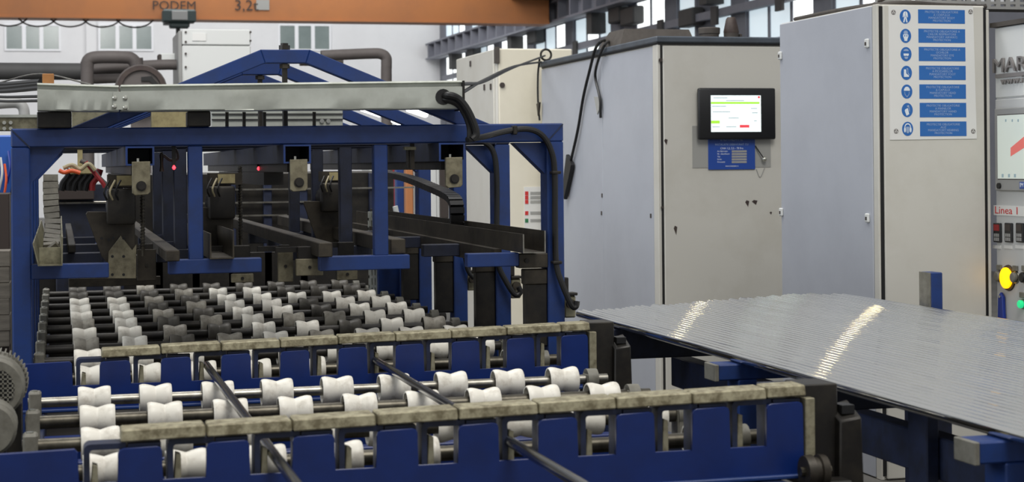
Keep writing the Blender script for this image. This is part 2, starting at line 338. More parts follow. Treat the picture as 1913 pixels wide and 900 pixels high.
tag(MB().tube(spline(pts, 4), 0.055, 12).build('straight_pipe', 'pipe'), 'straight brown pipe running into the flange of the white machine box', 'pipe')
pts = [P18(165, 148, 18.2), P18(225, 146, 18.2)]
tag(MB().tube(pts, 0.05, 12).build('short_pipe', 'pipe'), 'short lower pipe seen through the upside down U pipe', 'pipe')
c = P18(264, 168, 17.6)
t = thing('disc_housing', 'round dark drum housing with a slotted side behind the steel tray', 'machine part', (c.x, 17.6, c.z - 0.3))
MB().lathe([(0, 0), (0, 0.24), (0.03, 0.26), (0.22, 0.26), (0.25, 0.24), (0.25, 0)], (c.x, 17.6, c.z), 'y', 28).build('drum', 'pipe', t)
MB().box(c.x - 0.1, c.x + 0.1, 17.65, 17.8, 0, c.z - 0.2).build('stand', 'pipe', t)
MB().lathe([(-0.03, 0.2), (-0.03, 0.245), (0, 0.245), (0, 0.2)], (c.x, 17.6, c.z), 'y', 28).build('rim', 'vent_dark', t)
MB().prism([(c.x + 0.0, c.z + 0.13), (c.x + 0.1, c.z + 0.14), (c.x + 0.18, c.z + 0.05), (c.x + 0.15, c.z + 0.02), (c.x + 0.08, c.z + 0.09), (c.x, c.z + 0.09)], 17.58, 17.6).build('slot', 'black', t)
a = P18(340, 54); b = P18(470, 250)
t = thing('white_machine_box', 'tall white sheet metal machine box standing behind the blue gables', 'machine', ((a.x + b.x) / 2, 18, 0))
MB().box(a.x, b.x, 18, 19, 0.0, a.z - 0.17, 0.01).build('body', 'cab_white', t)
MB().box(a.x, b.x, 17.99, 19, a.z - 0.165, a.z, 0.01).build('top_panel', 'cab_white', t)
MB().box(a.x - 0.04, a.x, 18, 18.9, a.z - 0.6, a.z - 0.02, 0.01).build('side_rail', 'pipe_light', t)
p = P18(372, 69, 17.985); MB().box(p.x - 0.07, p.x + 0.07, 17.98, 17.99, p.z - 0.04, p.z + 0.04).build('sticker', 'paper', t)
for px, py in ((347, 60), (468, 60), (347, 78), (468, 76), (347, 100), (347, 125)):
    p = P18(px, py, 17.98); MB().disc((p.x, 17.975, p.z), 0.011, 0.02).build('screw', 'ink', t)
p = P18(340, 121, 18.2); MB().disc((p.x - 0.05, 18.3, p.z), 0.1, 0.05, 'x', 16).build('flange', 'pipe_dark', t)
p = P18(392, 50); MB().box(p.x - 0.1, p.x + 0.2, 18.3, 18.5, a.z, a.z + 0.02).build('roof_strip', 'pipe_dark', t)
p = P18(318, 110, 18.6)
t = thing('small_white_box', 'small white box with dark corner behind the straight brown pipe', 'box', (p.x, 18.6, p.z))
MB().box(p.x - 0.1, p.x + 0.14, 18.6, 18.8, p.z - 0.04, p.z + 0.06, 0.01).build('body', 'cab_white', t)
MB().box(p.x - 0.13, p.x - 0.08, 18.6, 18.75, p.z - 0.03, p.z + 0.05, 0.01).build('lug', 'ink', t)
pts = [P18(600, 104, 17), P18(690, 100, 17), P18(712, 101, 17), P18(721, 108, 17), P18(722, 122, 17), P18(722, 180, 17), Vector((P18(722, 180, 17).x, 17, 0))]
tag(MB().tube(spline(pts, 5), 0.055, 14).build('elbow_pipe', 'pipe'), 'brown pipe with a downward elbow behind the right slope of the blue gable', 'pipe')
pts = [P18(560, 112, 17.3), P18(640, 113, 17.3)]
tag(MB().tube(pts, 0.06, 12).build('thick_pipe', 'pipe'), 'thick brown pipe half hidden inside the blue gable', 'pipe')
for k, (p0, p1) in enumerate((((0, 152), (66, 152)), ((0, 160), (66, 156)), ((0, 166), (66, 164)), ((0, 172), (66, 180)), ((0, 180), (66, 188)))):
    A = at_y(p0[0] - 60, p0[1] + 2, 9.0); B = at_y(p1[0] + 10, p1[1], 7.0); mid = (A + B) / 2 - Vector((0, 0, 0.01))
    tag(MB().tube(spline([A, mid, B], 5), 0.011 if k < 3 else 0.007, 6).build('power_cable', 'black'), ['topmost', 'second from the top', 'middle', 'second lowest', 'lowest'][k] + ' black cable of the bundle left of the steel tray', 'cable', 'cable bundle left of the steel tray')
A = at_y(0, 154, 8.2); B = at_y(75, 138, 7.2); Cc = at_y(170, 158, 6.6)
tag(MB().tube(spline([A, B, Cc], 6), 0.0035, 6).build('thin_wire', 'steel'), 'thin pale wire slung over the wooden block above the steel tray', 'cable')
pts = [P18(-40, 197, 15), P18(20, 192, 15), P18(36, 194, 15), P18(44, 203, 15), P18(46, 222, 15)]
tag(MB().tube(spline(pts, 5), 0.045, 12).build('grey_elbow_pipe', 'pipe_light'), 'light grey pipe elbow at the far left under the cable bundle', 'pipe')
a = at_y(-40, 216, 7.8); b = at_y(72, 244, 7.8)
t = thing('far_steel_tray', 'dull galvanised tray section at the far left behind the blue post', 'cable tray', ((a.x + b.x) / 2, 7.8, b.z))
MB().box(a.x, b.x, 7.8, 7.9, b.z, a.z, 0.004).build('channel', 'galv_dirty', t)
MB().box(a.x, b.x, 7.79, 7.8, a.z - 0.008, a.z + 0.004).build('lip', 'galv', t)
for px, py in ((8, 229), (20, 229), (8, 240), (20, 240)):
    p = at_y(px, py, 7.79); MB().disc((p.x, 7.785, p.z), 0.008, 0.015).build('bolt', 'bolt', t)
# left edge stack of things behind the post
def wbox(name, px0, py0, px1, py1, y, dy, m, label, cat, bev=0.004, z0=None):
    a = at_y(px0, py0, y); b = at_y(px1, py1, y)
    o = MB().box(a.x, b.x, y, y + dy, b.z if z0 is None else z0, a.z, bev).build(name, m)
    return tag(o, label, cat)
t = thing('rag_rack', 'bright blue rack with hanging coloured cables at the far left edge behind the blue post', 'rack', (at_y(5, 300, 11).x, 11, 0))
a = at_y(-40, 252, 11); b = at_y(26, 356, 11)
MB().box(a.x, b.x, 11.1, 11.4, 0, a.z, 0.01).build('panel', 'tarp', t)
for k in range(9):
    x = a.x + 0.03 + k * 0.024; z = a.z - 0.1 - 0.04 * (k % 3)
    MB().tube(spline([(x, 11.06, z), (x + 0.01, 11.03, z - 0.1), (x - 0.01, 11.05, z - 0.2 - 0.03 * (k % 2))], 3), 0.008, 6).build('cable', ['cab_white', 'orange_cable', 'blue_plastic', 'black'][k % 4], t)
wbox('brown_cabinet', -60, 362, 18, 452, 10.5, 0.4, 'brown', 'dark brown steel cabinet at the left edge under the blue rack', 'cabinet', z0=0.0)
t = thing('grey_board_stack', 'weathered grey boards standing at the left edge beside the blue post', 'boards', (at_y(0, 560, 9.4).x, 9.4, 0))
for k in range(6):
    a = at_y(-70, 470 + k * 30, 9.4); b = at_y(19, 499 + k * 30, 9.4)
    MB().box(a.x, b.x - 0.003 * (k % 2), 9.4 + 0.004 * (k % 3), 9.6, b.z + 0.004, a.z, 0.003).build('board', 'grey_wood', t)
MB().box(a.x, b.x - 0.01, 9.46, 9.58, 0, b.z + 0.004).build('base', 'brown', t)

# ================================================================ CABINETS
XS = 3.72
# --- far cream cabinet
y0 = 13.3; a = at_y(927, 90, y0); xr = 4.05; yb = 14.7
t = thing('cream_cabinet', 'cream steel cabinet farthest back, behind the slate-lidded cabinet', 'cabinet', ((a.x + xr) / 2, y0, 0))
MB().box(a.x, xr, y0 + 0.012, yb, 0, a.z, 0.01).build('body', 'cab_front', t)
MB().box(a.x + 0.02, xr - 0.01, y0, y0 + 0.03, 0.08, a.z - 0.004, 0.006).build('door', 'cab_cream', t)
MB().box(a.x - 0.012, a.x + 0.02, y0 + 0.06, yb - 0.02, 0.08, a.z - 0.005, 0.006).build('side_panel', 'cab_front', t)
p = at_y(925, 102, y0); MB().box(a.x - 0.01, a.x + 0.025, y0 - 0.012, y0 + 0.04, a.z - 0.12, a.z + 0.01).build('hinge', 'vent', t)
p = at_y(938, 159, y0); MB().disc((p.x, y0 - 0.01, p.z), 0.022, 0.02).build('lock', 'ink', t)
for px, py in ((879, 119), (905, 163), (917, 162)):
    p = at_x(px, py, a.x - 0.014); MB().box(p.x - 0.006, p.x + 0.006, p.y - 0.02, p.y + 0.02, p.z - 0.025, p.z + 0.025, 0.003).build('slot_lock', 'ink', t)
# notice sheet on it
A = at_y(979, 349, y0 - 0.004); B = at_y(1012, 432, y0 - 0.004)
s = thing('notice_sheet', 'white notice sheet with red and green marks on the cream cabinet door', 'notice', ((A.x + B.x) / 2, y0 - 0.004, B.z))
MB().box(A.x, B.x + 0.05, y0 - 0.004, y0 - 0.001, B.z, A.z).build('sheet', 'paper', s)
for py, m in ((361, 'red_print'), (369, 'red_print'), (377, 'red_print'), (398, 'red_print'), (412, 'green_print')):
    p = at_y(984, py, y0 - 0.006); MB().box(p.x - 0.014, p.x + 0.014, y0 - 0.006, y0 - 0.003, p.z - 0.016, p.z + 0.016).build('pictogram', m, s)
    for dz in (-0.009, 0.0, 0.009):
        MB().box(p.x + 0.03, p.x + 0.12, y0 - 0.006, y0 - 0.003, p.z + dz - 0.0025, p.z + dz + 0.0025).build('text_line', 'clear' if py == 377 else 'pipe_light', s)
# --- slate-lidded cabinet (cab 1)
y1 = 10.36; yb1 = 13.1; x1 = 4.62; z1 = 2.268
t = thing('machine_cabinet', 'long pale machine cabinet with a dark slate lid and a monitor on its front', 'cabinet', ((XS + x1) / 2, y1, 0)); cab1 = t
MB().box(XS + 0.01, x1, y1 + 0.01, yb1, 0, z1, 0.006).build('body', 'cab_front', t)
ysm = at_x(1126, 300, XS).y
MB().box(XS, XS + 0.03, y1 + 0.10, ysm - 0.004, 0.005, z1 - 0.012, 0.004).build('side_panel', 'cab_side', t)
MB().box(XS, XS + 0.03, ysm + 0.004, yb1 - 0.01, 0.005, z1 - 0.012, 0.004).build('side_panel', 'cab_side', t)
MB().box(XS - 0.002, XS + 0.03, y1, y1 + 0.09, 0.02, z1 - 0.004, 0.004).build('corner_post', 'cab_front', t)
MB().box(XS + 0.018, XS + 0.032, y1 - 0.003, y1 + 0.01, 0.02, z1 - 0.005).build('door_gap', 'black', t)
MB().box(XS + 0.034, x1 - 0.01, y1 - 0.012, y1 + 0.02, 0.005, z1 - 0.012, 0.005).build('door', 'cab_front', t)
MB().box(XS - 0.015, x1 + 0.02, y1 - 0.02, yb1 + 0.02, z1 + 0.008, z1 + 0.05, 0.008).build('lid', 'lid', t)
MB().box(XS + 0.005, x1, y1 - 0.005, yb1, z1 - 0.004, z1 + 0.009).build('lid_gasket', 'black', t)
p = at_y(1234, 112, y1 - 0.013); MB().disc((p.x, y1 - 0.02, p.z), 0.012, 0.01).build('screw', 'ink', t)
p = at_y(1237, 387, y1 - 0.013); MB().disc((p.x, y1 - 0.02, p.z), 0.008, 0.01).build('screw', 'ink', t)
for px, py, w_, h_ in ((1396, 380, 0.014, 0.022), (1410, 378, 0.02, 0.016), (1262, 430, 0.012, 0.03), (1244, 265, 0.012, 0.02), (1440, 398, 0.008, 0.01)):
    p = at_y(px, py, y1 - 0.013)
    MB().prism([(p.x - w_, p.z + h_ * 0.4), (p.x - w_ * 0.3, p.z + h_), (p.x + w_, p.z + h_ * 0.7), (p.x + w_ * 0.4, p.z - h_), (p.x - w_ * 0.2, p.z - h_ * 0.4)], y1 - 0.0135, y1 - 0.0118).build('chipped_paint_patch', 'vent_dark', t)
for px, py in ((1124, 398), (1216, 403), (1125, 365)):
    p = at_x(px, py, XS); MB().box(XS - 0.003, XS + 0.002, p.y - 0.012, p.y + 0.012, p.z - 0.014, p.z + 0.014).build('chipped_paint_patch', 'ink', t)
# box on the lid
A = at_y(1165, 50, 11.0)
v = thing('roof_vent_box', 'low brown sloping vent box lying on the slate cabinet lid', 'vent', (4.0, 11.3, z1 + 0.05))
zl = z1 + 0.05
vy0 = at_x(1158, 80, XS + 0.05).y; vy1 = at_x(1114, 84, XS + 0.05).y; xb = at_y(1302, 68, vy0).x
MB().hexa([(XS + 0.05, vy0, zl), (xb, vy0, zl), (xb, vy1, zl), (XS + 0.05, vy1, zl), (XS + 0.10, vy0 + 0.05, zl + 0.125), (xb - 0.04, vy0 + 0.05, zl + 0.125), (xb - 0.04, vy1 - 0.15, zl + 0.125), (XS + 0.10, vy1 - 0.15, zl + 0.125)]).build('hood', 'vent', v, smooth=False)
MB().box(XS + 0.045, xb + 0.005, vy0 - 0.005, vy1 + 0.005, zl, zl + 0.01).build('base_flange', 'vent_dark', v)
p = at_y(1325, 66, 10.75)
v = thing('round_roof_vent', 'short round dusty vent cap on the slate lid, left of the beacon', 'vent', (p.x, 10.75, zl))
MB().lathe([(0, 0), (0, 0.062), (0.045, 0.066), (0.05, 0.072), (0.085, 0.074), (0.09, 0.07), (0.09, 0)], (p.x, 10.75, zl), 'z', 24).build('cap', 'vent', v)
MB().lathe([(0.0, 0.067), (0.012, 0.075), (0.02, 0.067)], (p.x, 10.75, zl), 'z', 24).build('collar', 'vent_dark', v)
p = at_y(1366, 60, 10.75)
v = thing('warning_beacon', 'dirty brown conical warning beacon standing on the slate lid', 'beacon', (p.x, 10.75, zl))
MB().lathe([(0, 0), (0, 0.062), (0.02, 0.06), (0.03, 0.05), (0.055, 0.052), (0.058, 0)], (p.x, 10.75, zl), 'z', 24).build('base', 'vent', v)
MB().lathe([(0.05, 0), (0.05, 0.05), (0.065, 0.053), (0.15, 0.035), (0.163, 0.026), (0.165, 0)], (p.x, 10.75, zl), 'z', 24).build('dome', 'vent_dark', v)
MB().box(p.x + 0.05, p.x + 0.068, 10.72, 10.78, zl + 0.015, zl + 0.05, 0.004).build('clip', 'vent', v)
# lifting eye
p = at_x(1020, 105, XS + 0.03)
v = thing('lifting_eye', 'dark ring lifting eye on the back corner of the slate lid', 'ring', (p.x, p.y, zl))
ring = [(p.x + 0.043 * math.cos(k * math.pi / 12), p.y, zl + 0.055 + 0.043 * math.sin(k * math.pi / 12)) for k in range(25)]
MB().tube(ring, 0.009, 8, cap=False).build('ring', 'dark', v)
MB().tube([(p.x, p.y, zl), (p.x, p.y, zl + 0.015)], 0.018, 10).build('shank', 'dark', v)
# monitor on cab 1
yf = y1 - 0.012
A = at_y(1305, 164, yf - 0.06); B = at_y(1450, 260, yf - 0.06)
s = thing('tablet_monitor', 'black framed monitor with a lit white and green page on the cabinet front', 'monitor', ((A.x + B.x) / 2, yf, B.z))
xm = (A.x + B.x) / 2; zm = (A.z + B.z) / 2; W_ = (B.x - A.x) / 2; H_ = (A.z - B.z) / 2
MB().box(xm - W_, xm + W_, yf - 0.06, yf - 0.025, zm - H_, zm + H_, 0.012, 3).build('bezel', 'bezel', s)
MB().box(xm - 0.05, xm + 0.05, yf - 0.03, yf, zm - 0.05, zm + 0.05).build('mount', 'bezel', s)
A = at_y(1328, 178, yf - 0.062); B = at_y(1422, 246, yf - 0.062)
sc = MB().box(A.x, B.x, yf - 0.062, yf - 0.058, B.z, A.z).build('screen', 'screen', s)
sw = B.x - A.x; sh = A.z - B.z
def scr(u0, u1, v0, v1, m): MB().box(A.x + u0 * sw, A.x + u1 * sw, yf - 0.0632, yf - 0.0618, A.z - v1 * sh, A.z - v0 * sh).build('display_field', m, sc)
scr(0.0, 0.97, 0.18, 0.235, 'scr_green'); scr(0.0, 0.17, 0.69, 0.77, 'scr_green'); scr(0.57, 0.76, 0.81, 0.885, 'scr_red'); scr(0.94, 0.98, 0.02, 0.08, 'scr_red')
for u0, u1, v in ((0.05, 0.33, 0.07), (0.3, 0.66, 0.145), (0.02, 0.3, 0.3), (0.03, 0.38, 0.45), (0.35, 0.55, 0.62), (0.8, 0.92, 0.36), (0.82, 0.93, 0.48), (0.86, 0.91, 0.7), (0.3, 0.5, 0.86), (0.02, 0.17, 0.86)):
    scr(u0, u1, v - 0.008, v + 0.008, 'scr_ink')
A = at_y(1293, 235, yf - 0.003); B = at_y(1440, 312, yf - 0.003)
tag(MB().box(A.x, B.x, yf - 0.004, yf, B.z, A.z).build('backing_plate', 'clear'), 'thin translucent grey plate on the cabinet door behind the monitor', 'plate')
A = at_y(1323, 240, yf - 0.01); B = at_y(1411, 316, yf - 0.01)
s = thing('data_plate', 'blue machine data plate hanging just below the black monitor', 'plate', ((A.x + B.x) / 2, yf, B.z))
MB().box(A.x, B.x, yf - 0.01, yf - 0.004, B.z, A.z, 0.001).build('plate', 'plate_blue', s)
xm = (A.x + B.x) / 2
p = at_y(1370, 262, yf - 0.011); text('lettering', 'INSTALATIE', 0.03, (xm, yf - 0.0105, p.z + 0.006), 'pale_print', s)
p = at_y(1366, 270, yf - 0.011); text('lettering', 'INSTALATIE DEBAVURAT CU', 0.018, (xm, yf - 0.0105, p.z), 'pale_print', s)
p = at_y(1366, 277, yf - 0.011); text('lettering', 'CNA 1,2, 2,5 - 78 fire', 0.018, (xm, yf - 0.0105, p.z), 'sign_white', s)
for k, wd in enumerate(('An fabricatie', 'Nr. identificare', 'Tip:', 'Serie:', 'Greutate:')):
    p = at_y(1340, 282.5 + 5.0 * k, yf - 0.011); text('lettering', wd, 0.014, (p.x, yf - 0.0105, p.z), 'sign_white', s, align='LEFT')
    p = at_y(1381, 282.5 + 5.0 * k, yf - 0.011); MB().box(p.x - 0.052, p.x + 0.052, yf - 0.0115, yf - 0.0095, p.z - 0.0065, p.z + 0.0065).build('value_field', 'clear', s)
    text('lettering', '- - -', 0.01, (p.x - 0.03, yf - 0.012, p.z), 'ink', s)
p = at_y(1367, 310, yf - 0.011); text('lettering', 'www.instalatie.ro', 0.013, (xm, yf - 0.0105, p.z), 'sign_white', s)
p0 = at_y(1411, 272, yf - 0.012); p1 = at_y(1428, 297, yf - 0.03)
s = thing('toggle_switch', 'chrome ball key switch with a black lead, right of the blue data plate', 'switch', tuple(p1))
MB().lathe([(-0.016 * math.cos(k * math.pi / 10), 0.016 * math.sin(k * math.pi / 10)) for k in range(11)], p1, 'z', 16).build('ball', 'bolt', s)
MB().tube(spline([p0, (p0 + p1) / 2 + Vector((-0.004, 0, 0.004)), p1], 4), 0.004, 6).build('lead', 'black', s)
MB().tube([(p1.x, yf, p1.z), (p1.x, p1.y, p1.z)], 0.008, 8).build('stem', 'bolt', s)
p2 = at_y(1413, 316, yf - 0.004); p3 = at_y(1420, 331, yf - 0.004); p4 = at_y(1429, 312, yf - 0.004)
MB().tube(spline([p2, p3, p4], 4), 0.002, 6).build('wire_loop', 'pipe_light', s)

# --- tall cabinet with the safety sign (cab 2)
y2 = 7.32; yb2 = 8.44; x2 = 4.292; z2 = 2.24
t = thing('sign_cabinet', 'tall grey control cabinet carrying the blue safety signs', 'cabinet', ((XS + x2) / 2, y2, 0))
MB().box(XS + 0.008, x2, y2 + 0.008, yb2, 0, z2, 0.004).build('body', 'cab_front', t)
MB().box(XS, XS + 0.03, y2 + 0.055, yb2 - 0.004, 0.005, z2 - 0.004, 0.004).build('side_door', 'cab_side', t)
MB().box(XS + 0.003, XS + 0.022, y2, y2 + 0.05, 0.0, z2, 0.003).build('corner_post', 'cab_front', t)
g0 = at_y(1635, 300, y2).x; 
MB().box(XS + 0.012, XS + 0.03, y2 - 0.002, y2 + 0.01, 0.02, z2 - 0.01).build('door_gap', 'black', t)
xd1 = at_y(1838, 300, y2).x
MB().box(XS + 0.03, xd1, y2 - 0.012, y2 + 0.02, 0.005, z2 - 0.004, 0.005).build('door', 'cab_front', t)
MB().box(xd1 + 0.003, xd1 + 0.015, y2 - 0.004, y2 + 0.02, 0.02, z2 - 0.01).build('door_gap', 'black', t)
MB().box(xd1 + 0.016, x2 + 0.016, y2 - 0.008, y2 + 0.02, 0.02, z2 - 0.02, 0.003).build('corner_post', 'cab_front', t)
for px, py in ((1457, 104), (1619, 81), (1459, 396), (1620, 407)):
    p = at_x(px, py, XS - 0.006); h = MB().box(XS - 0.012, XS + 0.002, p.y - 0.018, p.y + 0.018, p.z - 0.022, p.z + 0.022, 0.005).build('latch', 'cab_white', t)
    MB().box(XS - 0.014, XS - 0.011, p.y - 0.007, p.y + 0.007, p.z - 0.01, p.z + 0.006).build('keyhole', 'ink', h)
# safety sign board
A = at_y(1660, 11, y2 - 0.016); A2 = at_y(1818, 11, y2 - 0.016); B = at_y(1663, 261, y2 - 0.016); B2 = at_y(1825, 259, y2 - 0.016)
yp = y2 - 0.0155
s = thing('safety_sign_board', 'white laminated board with seven blue mandatory protection signs', 'sign', ((A.x + A2.x) / 2, yp, B.z))
MB().prism([(A.x, A.z), (A2.x, A2.z), (B2.x, B2.z), (B.x, B.z)], yp, yp + 0.004).build('board', 'paper', s)
texts = ['PROTECTIE OBLIGATORIE\nA CORPULUI\nMANDATORY BODY\nPROTECTION', 'PROTECTIE OBLIGATORIE A\nCAILOR RESPIRATORII\nMANDATORY AIRWAYS\nPROTECTION',
         'PROTECTIE OBLIGATORIE A\nOCHILOR\nMANDATORY EYE\nPROTECTION', 'PROTECTIE OBLIGATORIE\nA PICIOARELOR\nMANDATORY FOOT\nPROTECTION',
         'PROTECTIE OBLIGATORIE\nA CAPULUI\nMANDATORY HEAD\nPROTECTION', 'PROTECTIE OBLIGATORIE\nA MAINILOR\nMANDATORY HAND\nPROTECTION', 'PROTECTIE OBLIGATORIE\nAUZ\nMANDATORY HEARING\nPROTECTION']
def ell(cx, cz, rx, rz, n=14, a0=0, a1=360): return [(cx + rx * math.cos(math.radians(a0 + (a1 - a0) * k / n)), cz + rz * math.sin(math.radians(a0 + (a1 - a0) * k / n))) for k in range(n + (a1 - a0 != 360))]
pict = [
  [('w', [(-.2, .75), (.2, .75), (.42, .5), (.5, -.1), (.36, -.1), (.26, .25), (.2, -.05), (.42, -.85), (.18, -.85), (0, -.2), (-.18, -.85), (-.42, -.85), (-.2, -.05), (-.26, .25), (-.36, -.1), (-.5, -.1), (-.42, .5)]), ('b', [(-.03, .7), (.03, .7), (.03, -.1), (-.03, -.1)])],
  [('p', ell(0, .45, .42, .35, 10)), ('w', [(-.5, .2), (.5, .2), (.5, -.1), (.32, -.45), (.25, -.75), (-.25, -.75), (-.32, -.45), (-.5, -.1)]), ('b', ell(-.2, 0, .11, .12, 8)), ('b', ell(.2, 0, .11, .12, 8))],
  [('p', ell(0, .45, .5, .3, 10, 0, 180)), ('w', [(-.5, .08), (.5, .08), (.48, -.22), (.14, -.3), (0, -.16), (-.14, -.3), (-.48, -.22)]), ('p', [(-.4, -.4), (.4, -.4), (.2, -.72), (-.2, -.72)])],
  [('w', [(-.5, .5), (-.08, .5), (-.05, -.1), (.45, -.4), (.45, -.6), (-.5, -.6)]), ('p', [(.02, .7), (.3, .65), (.32, .05), (.6, -.3), (.5, -.38), (.2, -.05), (.18, .5), (.02, .55)])],
  [('w', ell(0, .12, .58, .6, 12, 0, 180)), ('p', [(-.48, 0), (-.4, 0), (-.34, -.4), (0, -.72), (.34, -.4), (.4, 0), (.48, 0), (.42, -.45), (0, -.85), (-.42, -.45)])],
  [('w', [(-.4, .1), (.1, .3), (.35, -.6), (-.15, -.85), (-.5, -.1)]), ('p', [(-.1, .65), (.3, .75), (.5, -.2), (.4, -.25), (.25, .4), (.0, .42)])],
  [('w', ell(0, .2, .62, .62, 12, 0, 180) + ell(0, .2, .48, .45, 12, 180, 0)), ('w', ell(-.55, -.15, .18, .4, 10)), ('w', ell(.55, -.15, .18, .4, 10)), ('p', [(-.35, .3), (.35, .3), (.3, -.5), (0, -.7), (-.3, -.5)])]]
cy = [31, 67, 101, 136, 171, 205.5, 240.5]
for k in range(7):
    cx_ = 1691 + k * 0.75; c = at_y(cx_, cy[k], yp); r_ = 12.2 * 8.0 / 3190 * 0.93
    dsc = MB().lathe([(0, 0), (0, 0.0285), (0.0015, 0.0285)], (c.x, yp - 0.0012, c.z), 'y', 28).build('symbol_disc', 'sign_blue', s)
    dsc.data.transform(Matrix.Translation((c.x - s.location.x, 0, c.z - s.location.z)) @ Matrix.Diagonal((1.0, 1, 1.17, 1)) @ Matrix.Translation((-c.x + s.location.x, 0, -c.z + s.location.z)))
    for j, (kind, poly) in enumerate(pict[k]):
        MB().prism([(c.x + u * 0.027, c.z + v_ * 0.032) for u, v_ in poly], yp - 0.0022 - 0.0002 * j, yp - 0.001).build('pictogram', {'w': 'sign_white', 'p': 'pale_print', 'b': 'sign_blue'}[kind], dsc)
    a_ = at_y(1715 + k * 0.6, cy[k] - 13.5, yp); b_ = at_y(1802.5 + k * 0.5, cy[k] + 13.5, yp)
    pn = MB().box(a_.x, b_.x, yp - 0.0012, yp, b_.z, a_.z, 0.0).build('panel', 'sign_blue', s)
    text('lettering', texts[k], 0.0150, ((a_.x + b_.x) / 2, yp - 0.0014, (a_.z + b_.z) / 2), 'pale_print', pn, sx=1.0, spacing=0.92, depth=0.0003)
for px, py in ((1669, 23), (1813, 22), (1674, 245), (1818, 245)):
    c = at_y(px, py, yp); d_ = MB().disc((c.x, yp - 0.0015, c.z), 0.0115, 0.002).build('corner_mark', 'letter', s)
    for q in range(3):
        an = math.radians(90 + 120 * q); MB().prism([(c.x + 0.009 * math.cos(an + e) * rr, c.z + 0.009 * math.sin(an + e) * rr) for e, rr in ((-.35, .9), (.35, .9), (0.6, .25), (-.6, .25))], yp - 0.0022, yp - 0.001).build('blade', 'paper', d_)
# stuff on top of cab 2
s = thing('perforated_cable_tray', 'perforated galvanised cable tray on top of the sign cabinet', 'cable tray', (4.2, 7.7, z2))
ztr = z2 + 0.008
MB().box(3.84, 5.2, 7.55, 7.57, ztr, ztr + 0.013).build('lower_strip', 'pipe_light', s)
MB().box(3.84, 5.2, 7.55, 7.57, ztr + 0.024, ztr + 0.037).build('middle_strip', 'pipe_light', s)
MB().box(3.84, 5.2, 7.55, 7.57, ztr + 0.049, ztr + 0.09).build('upper_strip', 'pipe_light', s)
for k in range(26):
    x = 3.84 + k * 0.054; MB().box(x, x + 0.024, 7.55, 7.57, ztr + 0.013, ztr + 0.024).box(x + 0.0, x + 0.024, 7.55, 7.57, ztr + 0.037, ztr + 0.049).build('bridge', 'pipe_light', s)
MB().box(3.84, 5.2, 7.572, 7.7, ztr, ztr + 0.004).build('tray_base', 'pipe_dark', s)
for k, (m, pts, r_, lb) in enumerate((('vent', [(XS + 0.03, 8.3, z2 + 0.012), (XS + 0.04, 7.8, z2 + 0.014), (XS + 0.09, 7.45, z2 + 0.012), (3.92, 7.36, z2 + 0.012), (4.1, 7.42, z2 + 0.011), (4.4, 7.5, z2 + 0.013)], 0.011, 'dusty brown cable along the top left edge of the sign cabinet'),
     ('ink', [(3.8, 8.2, z2 + 0.01), (3.84, 7.7, z2 + 0.02), (3.86, 7.5, z2 + 0.045), (3.9, 7.45, z2 + 0.07)], 0.008, 'dark cable rising into the perforated tray on the sign cabinet'))):
    tag(MB().tube(spline(pts, 5), r_, 8).build('roof_cable', m), lb, 'cable')

# --- operator panel cabinet at the right edge (cab 3), face toward the conveyor
x3 = 4.331; ya3, yb3 = 5.6, 7.31; z3 = 2.135
t = thing('operator_cabinet', 'light grey operator cabinet with screen and buttons at the right edge', 'cabinet', (x3 + 0.3, 6.5, 0))
MB().box(x3 + 0.008, x3 + 0.7, ya3, yb3, 0, z3, 0.006).build('body', 'cab_panel', t)
MB().box(x3, x3 + 0.02, ya3 + 0.03, yb3 - 0.005, 0.03, 1.79, 0.004).build('front_panel', 'cab_panel', t)
MB().box(x3 + 0.002, x3 + 0.02, ya3 + 0.03, yb3 - 0.005, 1.797, z3 - 0.004, 0.004).build('upper_panel', 'cab_white', t)
MB().box(x3 - 0.01, x3 + 0.7, ya3, yb3 + 0.02, z3, z3 + 0.022).build('roof_plate', 'vent', t)
p = at_x(1858, 131, x3); zM = at_x(1875, 127, x3 - 0.01).z
text('raised_lettering', 'MAR', 0.098, (x3 - 0.006, p.y + 0.012, at_x(1868, 124, x3).z), 'letter', t, face='-x', align='LEFT', depth=0.005, sx=1.5)
p = at_x(1870, 141, x3); MB().box(x3 - 0.008, x3, ya3 + 0.3, yb3 - 0.02, p.z - 0.011, p.z + 0.007).build('letter_bar', 'letter', t)
p = at_x(1872, 152, x3); text('raised_lettering', 'www.i', 0.05, (x3 - 0.006, p.y, p.z), 'letter', t, face='-x', align='LEFT', depth=0.004, sx=1.5)
A = at_x(1857, 203, x3 - 0.02); B = at_x(1912, 357, x3 - 0.02)
s = thing('operator_screen', 'grey framed operator screen with a pale drawing, on the right edge cabinet', 'monitor', (x3 - 0.02, (A.y + B.y) / 2, B.z))
MB().box(x3 - 0.02, x3, B.y - 0.28, A.y - 0.002, B.z, A.z, 0.004).build('bezel', 'pipe_light', s)
A1 = at_x(1863, 216, x3 - 0.022); B1 = at_x(1912, 334, x3 - 0.022)
MB().box(x3 - 0.0205, x3 - 0.018, B1.y - 0.24, A1.y + 0.003, B1.z - 0.004, A1.z + 0.004).build('screen_edge', 'ink', s)
sc = MB().box(x3 - 0.0225, x3 - 0.019, B1.y - 0.236, A1.y, B1.z, A1.z).build('screen', 'scr_grey', s)
q = [at_x(px, py, x3 - 0.023) for px, py in ((1888, 276), (1913, 255), (1913, 276), (1888, 292))]
MB().prism([(v.y, v.z) for v in q], x3 - 0.0235, x3 - 0.0222, 'yz').build('drawing', 'scr_pink', sc)
